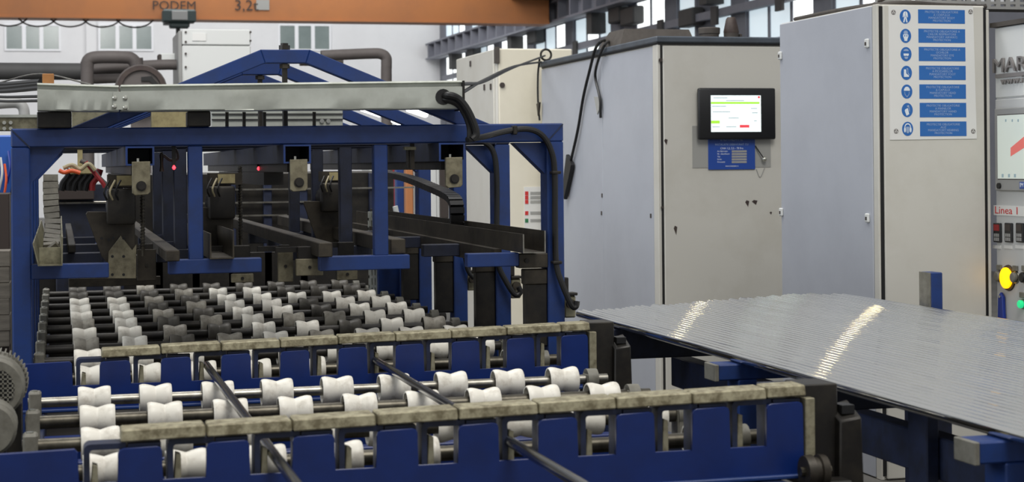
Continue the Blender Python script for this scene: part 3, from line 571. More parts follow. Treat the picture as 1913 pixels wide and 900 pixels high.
for px in (1873, 1885, 1896):
    p = at_x(px, 328, x3 - 0.023); MB().box(x3 - 0.0235, x3 - 0.0222, p.y - 0.008, p.y + 0.008, p.z - 0.008, p.z + 0.008).build('icon', 'scr_ink', sc)
    p = at_x(px + 6, 225, x3 - 0.023); MB().box(x3 - 0.0235, x3 - 0.0222, p.y - 0.005, p.y + 0.005, p.z - 0.006, p.z + 0.006).build('icon', 'scr_ink', sc)
p = at_x(1867, 347, x3 - 0.022); MB().disc((x3 - 0.03, p.y, p.z), 0.014, 0.012, 'x', 14).build('knob', 'black', s)
p = at_x(1909, 346, x3 - 0.022); MB().box(x3 - 0.0225, x3 - 0.019, p.y - 0.05, p.y + 0.02, p.z - 0.016, p.z + 0.016).build('badge', 'plate_blue', s)
text('badge_lettering', 'IM', 0.03, (x3 - 0.023, p.y + 0.016, p.z), 'sign_white', s, face='-x', align='LEFT')
A = at_x(1857, 383, x3); B = at_x(1912, 404, x3)
s = thing('line_label', 'white label with red lettering above the row of small dark meters', 'label', (x3 - 0.003, (A.y + B.y) / 2, B.z))
MB().box(x3 - 0.003, x3, B.y - 0.02, A.y, B.z, A.z).build('paper', 'paper', s)
p = at_x(1882, 393.5, x3); text('lettering', 'Linea 1', 0.05, (x3 - 0.0035, p.y, p.z), 'red_print', s, face='-x', sx=1.5)
for k, px in enumerate((1862, 1883, 1904)):
    a_ = at_x(px - 6.5, 416, x3 - 0.01); b_ = at_x(px + 7, 453, x3 - 0.01)
    s = thing('panel_meter', ['small dark panel meter with a red display, leftmost of three', 'small dark panel meter in the middle of the three', 'small dark panel meter, rightmost of three at the picture edge'][k], 'meter', (x3 - 0.01, (a_.y + b_.y) / 2, b_.z), 'panel meters under the red lettering')
    MB().box(x3 - 0.012, x3, b_.y, a_.y, b_.z, a_.z, 0.003).build('case', 'bezel', s)
    zc = (a_.z + b_.z) / 2; yc = (a_.y + b_.y) / 2; hw = (a_.y - b_.y) / 2; hh = (a_.z - b_.z) / 2
    MB().box(x3 - 0.0135, x3 - 0.011, yc - hw * 0.75, yc + hw * 0.75, zc + hh * 0.2, zc + hh * 0.85).build('display', 'red_cable' if k == 0 else 'ink', s)
    for i in range(3):
        for j in range(2): MB().box(x3 - 0.0135, x3 - 0.011, yc - hw * 0.7 + hw * 0.5 * i, yc - hw * 0.7 + hw * 0.5 * i + hw * 0.36, zc - hh * 0.85 + hh * 0.42 * j, zc - hh * 0.85 + hh * 0.42 * j + hh * 0.34).build('key', 'pipe_light', s)
    p = at_x(px + 1, 461, x3); MB().box(x3 - 0.003, x3, p.y - 0.035, p.y + 0.035, p.z - 0.008, p.z + 0.008).build('caption', 'paper', s)
for k, (px, py, m, nm, lb) in enumerate(((1881, 519, 'yellow_led', 'lit_button', 'round push button glowing bright yellow on the right edge cabinet'), (1865, 516, 'motor', 'selector_switch', 'small grey selector switch left of the glowing yellow button'), (1895, 518, 'motor', 'selector_switch', 'small grey selector switch right of the glowing yellow button'), (1912, 518, 'black', 'selector_switch', 'black selector switch cut by the right edge of the picture'), (1908, 568, 'green_led', 'green_button', 'dark push button glowing green below the selector switches'))):
    p = at_x(px, py, x3 - 0.01); R_ = (0.05, 0.024, 0.024, 0.024, 0.019)[k]
    s = thing(nm, lb, 'button', (x3, p.y, p.z))
    MB().lathe([(0, 0), (0, R_ * 0.8), (-0.012, R_), (-0.02, R_), (-0.024, R_ * 0.8), (-0.026, 0)], (x3, p.y, p.z), 'x', 20).build('button_cap', m, s)
    MB().lathe([(-0.001, R_ * 1.25), (-0.007, R_ * 1.2), (-0.007, R_ * 0.9)], (x3, p.y, p.z), 'x', 20).build('collar', 'steel' if k else 'ink', s)
    if k in (1, 2, 3, 4): MB().box(x3 - 0.01, x3, p.y - 0.02, p.y + 0.02, p.z + 0.03, p.z + 0.055, 0.002).build('tag', 'motor', s)
A = at_x(1868, 546, x3 - 0.02); B = at_x(1868, 640, x3 - 0.02)
s = thing('blue_strap', 'blue strap hanging on the right edge cabinet below the yellow button', 'strap', (x3 - 0.01, A.y, B.z))
MB().prism([(A.y - 0.035, B.z), (A.y - 0.02, A.z - 0.02), (A.y, A.z), (A.y + 0.02, A.z - 0.02), (A.y + 0.03, B.z)], x3 - 0.02, x3 - 0.003, 'yz', 0.003).build('strap', 'blue_plastic', s)
MB().disc((x3 - 0.024, A.y, A.z - 0.02), 0.006, 0.02, 'x', 10).build('hook_pin', 'bolt', s)

# ================================================================ CONVEYOR
ROWS = [4.05, 4.47, 4.89, 5.305, 5.88, 6.41, 6.85, 7.28, 7.71, 8.12, 8.54, 8.96, 9.43, 9.86]
ZA = 0.802
t = thing('conveyor_frame', 'dark blue frame of the roller conveyor under the white rollers', 'conveyor frame', (0.78, 6.5, 0))
MB().box(-0.098, -0.05, 3.55, 10.2, 0.62, 0.726, 0.004).build('side_beam', 'blue_dark', t)
MB().box(1.635, 1.70, 3.55, 10.2, 0.62, 0.726, 0.004).build('side_beam', 'blue_dark', t)
for y in (3.7, 5.1, 6.65, 8.3, 9.9):
    for x in (-0.098, 1.635): MB().box(x, x + 0.048, y, y + 0.07, 0, 0.62).build('leg', 'blue_dark', t)
for y in (4.66, 5.09, 6.1, 7.0, 7.9, 8.75, 9.6): MB().box(-0.05, 1.635, y, y + 0.05, 0.66, 0.726, 0.003).build('cross_beam', 'blue_plate' if y < 6 else 'dark', t)
MB().box(-0.05, 1.635, 3.6, 10.2, 0.60, 0.615).build('added_dark_pan', 'dark', t)  # dark sheet added for the darkness under the rollers
for y in (4.27, 4.69, 7.5, 8.33):
    MB().box(-0.05, 1.635, y - 0.02, y, 0.62, 0.70).build('splash_plate', 'dark', t)
half = [(0.028, 0.0), (0.028, 0.020), (0.033, 0.0335), (0.0475, 0.0368), (0.0478, 0.0400), (0.0448, 0.0422), (0.038, 0.0434), (0.030, 0.0430), (0.020, 0.0408), (0.010, 0.0380), (0.003, 0.0358), (0.0010, 0.0352)]
prof = [(-t_, r_) for t_, r_ in half] + [(t_, r_) for t_, r_ in half[::-1]]
def roller_mesh():
    mb = MB().lathe(prof, (0, 0, 0), 'x', 28); o = mb.build('tmp', 'white'); me = o.data; bpy.data.objects.remove(o); me.name = 'roller'; return me
rm = {}
for k in ('white', 'grey_roller', 'dark_roller'):
    me = roller_mesh(); me.materials.clear(); me.materials.append(M[k]); me.materials.append(M['drum_bore']); rm[k] = me
    for pl in me.polygons:
        if math.hypot(pl.center.y, pl.center.z) < 0.0345 and abs(pl.center.x) > 0.01: pl.material_index = 1
def shaft_mesh(r, m):
    o = MB().tube([(-0.097, 0, 0), (-0.02, 0, 0), (1.60, 0, 0), (1.72, 0, 0)], r, 14).build('tmp', m); me = o.data; bpy.data.objects.remove(o); me.name = 'shaft'; return me
sm = {'a': shaft_mesh(0.0155, 'steel'), 'b': shaft_mesh(0.019, 'shaft'), 'c': shaft_mesh(0.018, 'dark')}
bo = MB().box(-0.095, -0.058, -0.03, 0.03, -0.076, 0.034, 0.005).build('tmp', 'motor'); bearL = bo.data; bearL.name = 'bearing_block'; bpy.data.objects.remove(bo)
bo = MB().box(1.645, 1.685, -0.03, 0.03, -0.076, 0.02, 0.005).lathe([(0, 0), (0, 0.034), (0.035, 0.034), (0.035, 0)], (1.648, 0, 0), 'x', 18).build('tmp', 'motor'); bearR = bo.data; bearR.name = 'bearing_block'; bpy.data.objects.remove(bo)
bo = MB().lathe([(0, 0), (0, 0.009), (0.006, 0.009), (0.006, 0)], (-0.078, 0.0, 0.032), 'z', 10).build('tmp', 'bolt'); gre = bo.data; gre.name = 'grease_cap'; bpy.data.objects.remove(bo)
def put(name, me, loc, parent): 
    o = bpy.data.objects.new(name, me); C.objects.link(o); o.location = loc; o.parent = parent; return o
ordn = ['nearest roller shaft, seen through the windows of the front comb rail', 'second nearest roller shaft, just behind the front comb rail', 'third nearest roller shaft, dull steel, crossed by both loose rods', 'fourth nearest roller shaft, bright steel, in front of the rear comb rail',
        'roller shaft seen through the windows of the rear comb rail', 'first roller shaft behind the rear comb rail', 'roller shaft level with the front posts of the blue portal', 'foremost fully visible roller shaft under the blue portals',
        'second visible roller shaft under the blue portals', 'third visible roller shaft under the blue portals', 'fourth visible roller shaft under the blue portals', 'fifth visible roller shaft under the blue portals', 'second farthest roller shaft under the blue portals', 'farthest roller shaft under the blue portals']
rr = random.Random(11)
for i, y in enumerate(ROWS):
    t = thing('roller_shaft', ordn[i] + ', nine V-grooved rollers', 'roller', (0, y, ZA), 'roller shafts of the conveyor')
    put('shaft', sm['a' if i == 3 else ('b' if i < 5 else 'c')], (0, 0, 0), t)
    for k in range(9):
        if i < 6: c = 'white'
        elif k in (2, 3): c = 'grey_roller' if (i + k) % 2 else 'dark_roller'
        elif k == 6 and i in (7, 8, 9, 10): c = 'dark_roller' if rr.random() < 0.7 else 'grey_roller'
        elif k in (0, 1) and i in (7, 8, 9): c = 'grey_roller' if rr.random() < 0.45 else 'white'
        elif i >= 12: c = 'white' if rr.random() < 0.45 else 'dark_roller'
        else: c = 'white' if rr.random() < 0.85 else 'grey_roller'
        o = put('roller', rm[c], (0.094 + 0.1842 * k + 0.002 * rr.uniform(-1, 1), 0, 0), t)
        o.rotation_euler = (rr.uniform(0, 6.28), 0, 0)
        if c != 'white': o['label'] = {'grey_roller': 'grimy grey roller', 'dark_roller': 'blackened roller'}[c]
    put('bearing_block', bearL, (0, 0, 0), t); put('bearing_block', bearR, (0, 0, 0), t); put('grease_cap', gre, (0, 0, 0), t)

# ---------------------------------------------------------------- comb rails
def ztop(x): return 0.921 + 0.019 * x                # top of the worn strips rises to the right
def comb_rail(Y, xl, name, label):
    t = thing('comb_rail', label, 'comb rail', (0.8, Y, 0.73), 'comb rails across the conveyor')
    TX = [0.119 + 0.1925 * k for k in range(9)]; TW = 0.096; ZN = 0.808
    zt = lambda x: ztop(x) - 0.040
    # notched front plate
    poly = [(xl, 0.738), (1.765, 0.738)]
    xr = TX[8] + TW + 0.002
    pts = [(xl, ztop(xl) - 0.034)]
    pts += [(0.026, ztop(0.03) - 0.034), (0.034, ztop(0.03) - 0.043), (0.034, ZN)]
    for x in TX:
        x1_ = x + TW
        pts += [(x, ZN), (x, zt(x) - 0.012), (x + 0.0035, zt(x) - 0.0035), (x + 0.012, zt(x)), (x1_ - 0.012, zt(x1_)), (x1_ - 0.0035, zt(x1_) - 0.0035), (x1_, zt(x1_) - 0.012), (x1_, ZN)]
    pts = pts[:-1] + [(xr, 0.738)]
    outline = [(xl, 0.738)] + pts
    MB().prism(outline[::-1], Y, Y + 0.012, 'xz', 0.0014).build('notched_plate', 'blue_plate', t)
    MB().box(xl, xr, Y - 0.012, Y + 0.05, 0.728, 0.739, 0.003).build('bottom_flange', 'blue', t)
    # bent brackets that carry the strips
    gaps = [(0.034, TX[0])] + [(TX[k] + TW, TX[k + 1]) for k in range(8)]
    for gi, (g0, g1) in enumerate(gaps):
        zt0 = ztop((g0 + g1) / 2) - 0.029; th = 0.013; r = 0.014; a0, a1 = g0 + 0.012, g1 - 0.002 + 0.02
        out = [(a0, ZN - 0.02)] + [(a0 + r - r * math.cos(q), zt0 - r + r * math.sin(q)) for q in (0, 0.4, 0.8, 1.2, 1.57)] + [(a1, zt0), (a1, ZN - 0.02)]
        inn = [(a1 - th, ZN - 0.02), (a1 - th, zt0 - th)] + [(a0 + th + 0.006 - 0.006 * math.cos(q), zt0 - th - 0.006 + 0.006 * math.sin(q)) for q in (1.57, 0.8, 0)] + [(a0 + th, ZN - 0.02)]
        MB().prism(out + inn, Y + 0.014, Y + 0.075, 'xz').build('bent_bracket', 'blue_dark', t)
        sx0 = a0 + th + 0.002
        zs = zt0 - 0.034 - 0.012 * ((gi * 7) % 3 == 0)
        MB().prism([(sx0, ZN - 0.01), (sx0 + 0.016, ZN - 0.01), (sx0 + 0.015, zs - 0.004), (sx0 + 0.004, zs)], Y + 0.022, Y + 0.062, 'xz', 0.001).build('stop_bar', 'stop', t)
        MB().box(a0 + th, a1 - th, Y + 0.016, Y + 0.07, ZN - 0.022, ZN - 0.010).build('slot_floor', 'stop', t)
    # worn strips
    for k in range(9):
        xa_ = TX[k] + 0.002 + (0.0 if k else 0.004); xb_ = (TX[k + 1] - 0.001) if k < 8 else xr + 0.005
        dz = rr.uniform(-0.0012, 0.0012)
        za, zb = ztop(xa_) + dz, ztop(xb_) + dz
        MB().hexa([(xa_, Y - 0.004, za - 0.027), (xb_, Y - 0.004, zb - 0.027), (xb_, Y + 0.075, zb - 0.027), (xa_, Y + 0.075, za - 0.027),
                   (xa_ + 0.002, Y - 0.002, za), (xb_ - 0.002, Y - 0.002, zb), (xb_ - 0.002, Y + 0.075, zb), (xa_ + 0.002, Y + 0.075, za)], 0.003).build('wear_strip', 'worn', t)
    # back web, end block and end post
    for k in range(9):
        x = TX[k]; MB().box(x + 0.022, x + TW - 0.002, Y + 0.013, Y + 0.05, ZN - 0.03, zt(x) + 0.008).build('back_block', 'blue_dark', t)
    MB().box(xr + 0.003, xr + 0.028, Y - 0.004, Y + 0.07, 0.745, ztop(1.75) - 0.004 - 0.028, 0.002).build('end_plate', 'stop', t)
    MB().box(xr + 0.006, xr + 0.10, Y + 0.02, Y + 0.13, 0.70, ztop(1.75) - 0.002, 0.003).build('end_block', 'dark', t)
    for ex in (1.845,):
        zc = 0.893; yy = Y - 0.01
        MB().hexa([(ex, yy, 0.60), (ex + 0.07, yy, 0.60), (ex + 0.07, yy + 0.09, 0.60), (ex, yy + 0.09, 0.60), (ex + 0.004, yy, zc - 0.03), (ex + 0.062, yy, zc - 0.022), (ex + 0.062, yy + 0.08, zc + 0.012), (ex + 0.004, yy + 0.08, zc)], 0.004).build('end_post', 'dark', t)
        MB().prism([(ex + 0.016, yy + 0.015), (ex + 0.05, yy + 0.015), (ex + 0.05, yy + 0.068), (ex + 0.016, yy + 0.068)], zc - 0.015, zc + 0.006, 'xy').build('socket', 'black', t)
        MB().box(1.70, ex + 0.07, Y + 0.0, Y + 0.08, 0.62, 0.69).build('end_arm', 'dark', t)
    return t
comb_rail(3.86, -0.30, 'a', 'nearest blue comb rail with worn steel strips, along the bottom of the picture')
comb_rail(5.62, -0.163, 'b', 'rear blue comb rail with worn steel strips, in front of the blue portals')
# cam roller at right end of the front rail
p = at_y(1516, 872, 3.80)
t = thing('cam_follower', 'dark dusty cam pulley at the lower right end of the nearest comb rail', 'pulley', (p.x, 3.8, p.z))
MB().lathe([(0, 0), (0, 0.038), (0.02, 0.040), (0.022, 0.033), (0.035, 0.033), (0.037, 0.040), (0.055, 0.038), (0.055, 0)], (p.x - 0.02, 3.80, p.z - 0.01), 'x', 22).build('pulley', 'greasy', t)
MB().box(p.x - 0.02, p.x + 0.1, 3.78, 3.845, p.z - 0.10, p.z - 0.035, 0.004).build('bracket', 'dark', t)
MB().tube([(p.x - 0.03, 3.8, p.z - 0.01), (p.x + 0.05, 3.8, p.z - 0.01)], 0.012, 10).build('pin', 'shaft', t)
# loose rods
for i, (x, y0r, y1r, lb) in enumerate(((0.4626, 2.3, 5.70, 'loose round steel rod lying across the rollers, left of the two'), (1.015, 2.3, 5.70, 'loose round steel rod lying across the rollers, right of the two'))):
    tag(MB().tube([(x, y0r, 0.852), (x, y1r, 0.852)], 0.0125, 14).build('loose_rod', 'rod'), lb, 'rod', 'loose rods on the rollers')
# gear motor at the left edge
p = at_y(-4, 722, 4.9)
t = thing('gear_motor', 'grey electric motor with grilled round fan cover at the left edge', 'motor', (p.x - 0.05, 4.9, 0.7))
MB().lathe([(0, 0), (0, 0.075), (0.012, 0.083), (0.10, 0.083), (0.105, 0.078), (0.24, 0.078), (0.24, 0)], (p.x - 0.01, 4.86, p.z), 'y', 36).build('fan_cover', 'motor', t)
for k in range(40):
    an = 2 * math.pi * k / 40
    MB().bar((p.x - 0.01 + 0.083 * math.cos(an), 4.97, p.z + 0.083 * math.sin(an)), (p.x - 0.01 + 0.083 * math.cos(an), 5.09, p.z + 0.083 * math.sin(an)), 0.004, 0.012, up=(math.cos(an), 0, math.sin(an))).build('cooling_fin', 'motor', t)
MB().lathe([(-0.001, 0), (-0.001, 0.055)], (p.x - 0.01, 4.86, p.z), 'y', 24).build('grille_back', 'black', t)
for k in range(-4, 5):
    h = math.sqrt(max(0.056 ** 2 - (k * 0.0125) ** 2, 0.0001))
    MB().box(p.x - 0.01 + k * 0.0125 - 0.0022, p.x - 0.01 + k * 0.0125 + 0.0022, 4.854, 4.859, p.z - h, p.z + h).box(p.x - 0.01 - h, p.x - 0.01 + h, 4.854, 4.859, p.z + k * 0.0125 - 0.0022, p.z + k * 0.0125 + 0.0022).build('grille_bar', 'motor', t)
MB().box(p.x - 0.09, p.x + 0.06, 4.93, 5.15, 0.62, p.z - 0.07).build('foot', 'dark', t)
p2 = at_y(-12, 800, 4.55)
t = thing('lower_gear_motor', 'second grey motor cover at the left edge, below the grilled one', 'motor', (p2.x, 4.6, 0.6))
MB().lathe([(0, 0), (0, 0.06), (0.01, 0.068), (0.12, 0.068), (0.12, 0)], (p2.x - 0.01, 4.52, p2.z), 'y', 28).build('cover', 'motor', t)
MB().box(p2.x - 0.05, p2.x + 0.03, 4.54, 4.62, 0.6, p2.z - 0.05).build('foot', 'dark', t)

# ================================================================ PORTALS
Y0P, DYP = 6.30, 0.81
xl0, xl1, xr0, xr1 = -0.165, -0.100, 1.810, 1.876
def beam_t(x): return 1.6455 + 0.0065 * (x + 0.165)
def beam_b(x): return 1.578 + 0.0050 * (x + 0.165)
Y = Y0P
portal = thing('portal_frame', 'front blue portal frame with gable truss, nearest of four', 'frame', (0.855, Y, 0), 'blue portal frames in a row')
MB().box(xl0, xl1, Y, Y + 0.1, 0, beam_b(xl0), 0.004).build('post', 'blue', portal)
MB().box(xr0, xr1, Y, Y + 0.1, 0, beam_b(xr1), 0.004).build('post', 'blue', portal)
MB().hexa([(xl0, Y - 0.001, beam_b(xl0)), (xr1, Y - 0.001, beam_b(xr1)), (xr1, Y + 0.101, beam_b(xr1)), (xl0, Y + 0.101, beam_b(xl0)), (xl0, Y - 0.001, beam_t(xl0)), (xr1, Y - 0.001, beam_t(xr1)), (xr1, Y + 0.101, beam_t(xr1)), (xl0, Y + 0.101, beam_t(xl0))], 0.005).build('beam', 'blue', portal)
MB().bar((xl0 + 0.002, Y - 0.002, beam_t(xl0) - 0.003), (xl1, Y - 0.002, beam_b(xl0)), 0.003, 0.004).build('weld_seam', 'blue_dark', portal)
MB().bar((xr1 - 0.002, Y - 0.002, beam_t(xr1) - 0.003), (xr0, Y - 0.002, beam_b(xr0)), 0.003, 0.004).build('weld_seam', 'blue_dark', portal)
MB().prism([(xl1, 1.577), (xl1, 1.45), (xl1 + 0.12, 1.577)], Y + 0.03, Y + 0.09).build('gusset', 'blue', portal)
MB().prism([(xr0, 1.585), (xr0 - 0.125, 1.585), (xr0, 1.465)], Y + 0.03, Y + 0.09).build('gusset', 'blue', portal)
ty0, ty1 = Y + 0.048, Y + 0.098
MB().prism([(0.035, beam_t(0.035)), (0.725, 1.936), (0.742, 1.886), (0.165, beam_t(0.165))], ty0, ty1, 'xz', 0.003).build('gable_leg', 'blue', portal)
MB().prism([(1.60, beam_t(1.6)), (1.47, beam_t(1.47)), (0.892, 1.887), (0.908, 1.937)], ty0, ty1, 'xz', 0.003).build('gable_leg', 'blue', portal)
MB().prism([(0.725, 1.936), (0.908, 1.937), (0.892, 1.887), (0.742, 1.886)], ty0 - 0.001, ty1 + 0.001, 'xz', 0.003).build('gable_top', 'blue', portal)
MB().tube([(0.816, Y + 0.073, 1.64), (0.816, Y + 0.073, 1.895)], 0.0105, 10).build('threaded_rod', 'dark', portal)
MB().lathe([(0, 0), (0, 0.021), (0.018, 0.021), (0.018, 0.014), (0.026, 0.014), (0.026, 0)], (0.816, Y + 0.073, 1.936), 'z', 6).build('top_nut', 'dark', portal)
MB().lathe([(0, 0), (0, 0.019), (0.016, 0.019), (0.016, 0)], (0.816, Y + 0.073, 1.868), 'z', 6).build('lower_nut', 'greasy', portal)
for x in (0.453, 1.138):
    MB().box(x, x + 0.052, Y + 0.005, Y + 0.055, 1.166, 1.58, 0.003).build('drop_post', 'blue', portal)
for x0_, x1_, z0_, z1_ in ((-0.10, 0.169, 1.109, 1.162), (0.379, 0.716, 1.115, 1.168), (0.930, 1.270, 1.113, 1.167), (1.493, 1.695, 1.113, 1.165)):
    MB().box(x0_, x1_, Y, Y + 0.055, z0_, z1_, 0.003).build('foot_bar', 'blue', portal)
MB().box(1.695, 1.81, Y + 0.0, Y + 0.06, 1.105, 1.16, 0.003).build('clamp_block', 'greasy', portal)
MB().disc((1.725, Y - 0.008, 1.133), 0.009, 0.01).build('clamp_bolt', 'dark', portal)
MB().box(1.72, 1.81, Y + 0.01, Y + 0.07, 1.04, 1.10, 0.004).build('spacer_block', 'greasy', portal)
MB().box(1.725, 1.812, Y + 0.015, Y + 0.07, 0.80, 1.045, 0.006).build('linear_guide', 'dark', portal)
lbs = ['second blue portal frame with gable truss, counted from the camera', 'third blue portal frame with gable truss, counted from the camera', 'farthest blue portal frame with gable truss, behind the three others']
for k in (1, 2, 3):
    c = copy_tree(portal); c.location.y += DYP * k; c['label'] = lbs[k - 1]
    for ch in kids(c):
        if ch.name.startswith(('drop_post', 'foot_bar', 'beam')):   # inner portals: shade put into the colour, along with oily dirt
            me = ch.data.copy(); me.materials[0] = M['shaded_oily_blue']; ch.data = me
# purlin tubes
for i, x in enumerate((0.228, 0.786, 1.362)):
    zt2 = 1.5775 + 0.005 * (x + 0.165) - 0.001; zb2 = zt2 - 0.068; xx = x + 0.098; th = 0.006; ya, yb = 6.19, 9.75
    t = thing('hanging_tube', ['left', 'middle', 'right'][i] + ' square hollow tube hung under the portal beams with a bracket plate', 'tube', (x + 0.05, 6.2, zb2), 'square tubes under the portals')
    MB().box(x, xx, ya, yb, zt2 - th, zt2).box(x, xx, ya, yb, zb2, zb2 + th).box(x, x + th, ya, yb, zb2 + th, zt2 - th).box(xx - th, xx, ya, yb, zb2 + th, zt2 - th).box(x + th, xx - th, ya + 0.25, ya + 0.26, zb2 + th, zt2 - th).build('tube', 'shaded_oily_blue', t)
    MB().box(x - 0.001, xx + 0.001, ya - 0.004, ya, zt2 - th, zt2).box(x - 0.001, xx + 0.001, ya - 0.004, ya, zb2, zb2 + th).box(x - 0.001, x + th, ya - 0.004, ya, zb2 + th, zt2 - th).box(xx - th, xx + 0.001, ya - 0.004, ya, zb2 + th, zt2 - th).build('cut_rim', 'blue', t)
    bx0, bx1 = x + 0.020, x + 0.083; zb3 = 1.405 + 0.012 * i * 0.5; zt3 = 1.524 + 0.003 * i
    MB().prism([(bx0, zt3), (bx1, zt3 + 0.001), (bx1, zb3 + 0.012), (bx1 - 0.008, zb3 + 0.003), (bx0 + 0.01, zb3), (bx0, zb3 + 0.008)], 6.165, 6.186, 'xz', 0.002).build('bracket_plate', 'plate', t)
    MB().lathe([(0, 0), (0, 0.013), (0.006, 0.013), (0.006, 0.018), (0.01, 0.018)], ((bx0 + bx1) / 2, 6.155, zb3 + 0.033), 'y', 18).build('bolt', 'dark', t)
    MB().lathe([(0, 0), (0, 0.005), (0.012, 0.005), (0.012, 0)], ((bx0 + bx1) / 2 - 0.01, 6.19, zt3), 'z', 8).build('top_bolt', 'bolt', t)
    MB().box(x + 0.02, xx - 0.02, 6.25, 9.7, zb2 - 0.032, zb2).build('guide_rail', 'dark', t)
    if i < 2:
        MB().box(x + 0.01, xx - 0.01, 6.9, 8.9, zb2 - 0.085, zb2 - 0.033).build('carriage', 'dark', t)
# guide bars lying on the foot bars
def longbar(name, x0, x1, z0, z1, ya, yb, m, label, shape='bar'):
    t = MB()
    if shape == 'bar': t.box(x0, x1, ya, yb, z0, z1, 0.003)
    elif shape == 'u': t.prism([(x0, z1), (x0, z0), (x1, z0), (x1, z1 + 0.01), (x1 - 0.005, z1 + 0.01), (x1 - 0.005, z0 + 0.005), (x0 + 0.005, z0 + 0.005), (x0 + 0.005, z1)][::-1], ya, yb)
    return tag(t.build(name, m), label, 'guide bar')
longbar('guide_bar', 0.362, 0.412, 1.1685, 1.208, 6.18, 9.8, 'greasy', 'greasy square guide bar resting on the foot bar left of the left drop post')
longbar('guide_channel', 0.525, 0.612, 1.1690, 1.262, 6.26, 9.8, 'greasy', 'dark open guide channel resting right of the left drop post', 'u')
longbar('guide_bar', 0.915, 0.966, 1.1690, 1.222, 6.22, 9.8, 'greasy', 'long dark guide bar with a shiny worn edge in the middle of the machine')
longbar('guide_bar', 1.205, 1.262, 1.1690, 1.225, 6.34, 9.8, 'greasy', 'dark guide bar behind the right drop post')
for i, (x, yy) in enumerate(((0.02, 7.2), (0.08, 7.6))):
    longbar('guide_bar', 0.03 + 0.5 * i, 0.06 + 0.5 * i, 1.1690, 1.20, 7.0, 9.8, 'dark', ['dark guide bar deep inside the machine at the left', 'dark guide bar deep inside the machine in the middle'][i])
# right and left cable troughs and chains
t = thing('cable_trough', 'long dark U-shaped cable trough at the right, open end in front', 'trough', (1.74, 6.2, 1.167))
x0, x1, z0, z1 = 1.678, 1.765, 1.1685, 1.252
MB().prism([(x0, z1 - 0.012), (x0, z0), (x1, z0), (x1, z1), (x1 - 0.004, z1), (x1 - 0.004, z0 + 0.004), (x0 + 0.004, z0 + 0.004), (x0 + 0.004, z1 - 0.012)][::-1], 6.18, 9.9).build('channel', 'greasy', t)
MB().prism([(x0 - 0.001, z1 - 0.012), (x0 - 0.001, z0), (x1 + 0.001, z0), (x1 + 0.001, z1), (x1 - 0.004, z1), (x1 - 0.004, z0 + 0.004), (x0 + 0.004, z0 + 0.004), (x0 + 0.004, z1 - 0.012)][::-1], 6.176, 6.18).build('cut_edge', 'steel', t)
MB().box(x0 - 0.03, x0, 6.5, 9.9, z0 - 0.06, z0 + 0.002).build('lower_lip', 'greasy', t)
t = thing('left_cable_trough', 'dirty flared cable trough at the left inside the front portal', 'trough', (-0.03, 6.2, 1.163))
x0, x1, z0, z1 = -0.075, 0.008, 1.1630, 1.262
MB().prism([(x0 - 0.018, z1 - 0.02), (x0, z0), (x1, z0), (x1 + 0.002, z1), (x1 - 0.003, z1), (x1 - 0.004, z0 + 0.004), (x0 + 0.004, z0 + 0.004), (x0 - 0.014, z1 - 0.02)][::-1], 6.18, 9.0).build('channel', 'galv_dirty', t)
MB().box(x0 + 0.004, x1 - 0.004, 6.24, 6.25, z0 + 0.004, z0 + 0.062).build('end_sheet', 'galv_dirty', t)
def chain(name, label, pts, w_, h_, up, m='black'):
    t = thing(name, label, 'cable chain', tuple(pts[0]))
    P = spline(pts, 5)
    d = [0]
    for q in range(1, len(P)): d.append(d[-1] + (P[q] - P[q - 1]).length)
    L = 0.032; n = int(d[-1] / L)
    def at(s):
        for q in range(1, len(P)):
            if d[q] >= s: f = (s - d[q - 1]) / max(d[q] - d[q - 1], 1e-6); return P[q - 1].lerp(P[q], f)
        return P[-1]
    for k in range(n):
        a_, b_ = at(k * L), at(k * L + L * 0.86)
        MB().bar(a_, b_, w_ * (1.0 if k % 2 else 0.94), h_, up=up).build('chain_link', m, t)
    return t
X = 1.722
chain('energy_chain', 'black energy chain looping down into the right hand trough', [(X, 9.4, 1.463), (X, 8.6, 1.438), (X, 7.95, 1.392), (X, 7.62, 1.363), (X, 7.5, 1.34), (X, 7.46, 1.29), (X, 7.48, 1.21)], 0.030, 0.062, (1, 0, 0))
X = -0.03
chain('energy_chain', 'grey dusty energy chain dropping into the flared trough at the left', [(X - 0.002, 6.75, 1.475), (X - 0.002, 6.72, 1.42), (X, 6.66, 1.36), (X + 0.004, 6.60, 1.30), (X, 6.5, 1.235), (X, 6.4, 1.20)], 0.058, 0.028, (0, 1, 0.3), 'chain_grey')

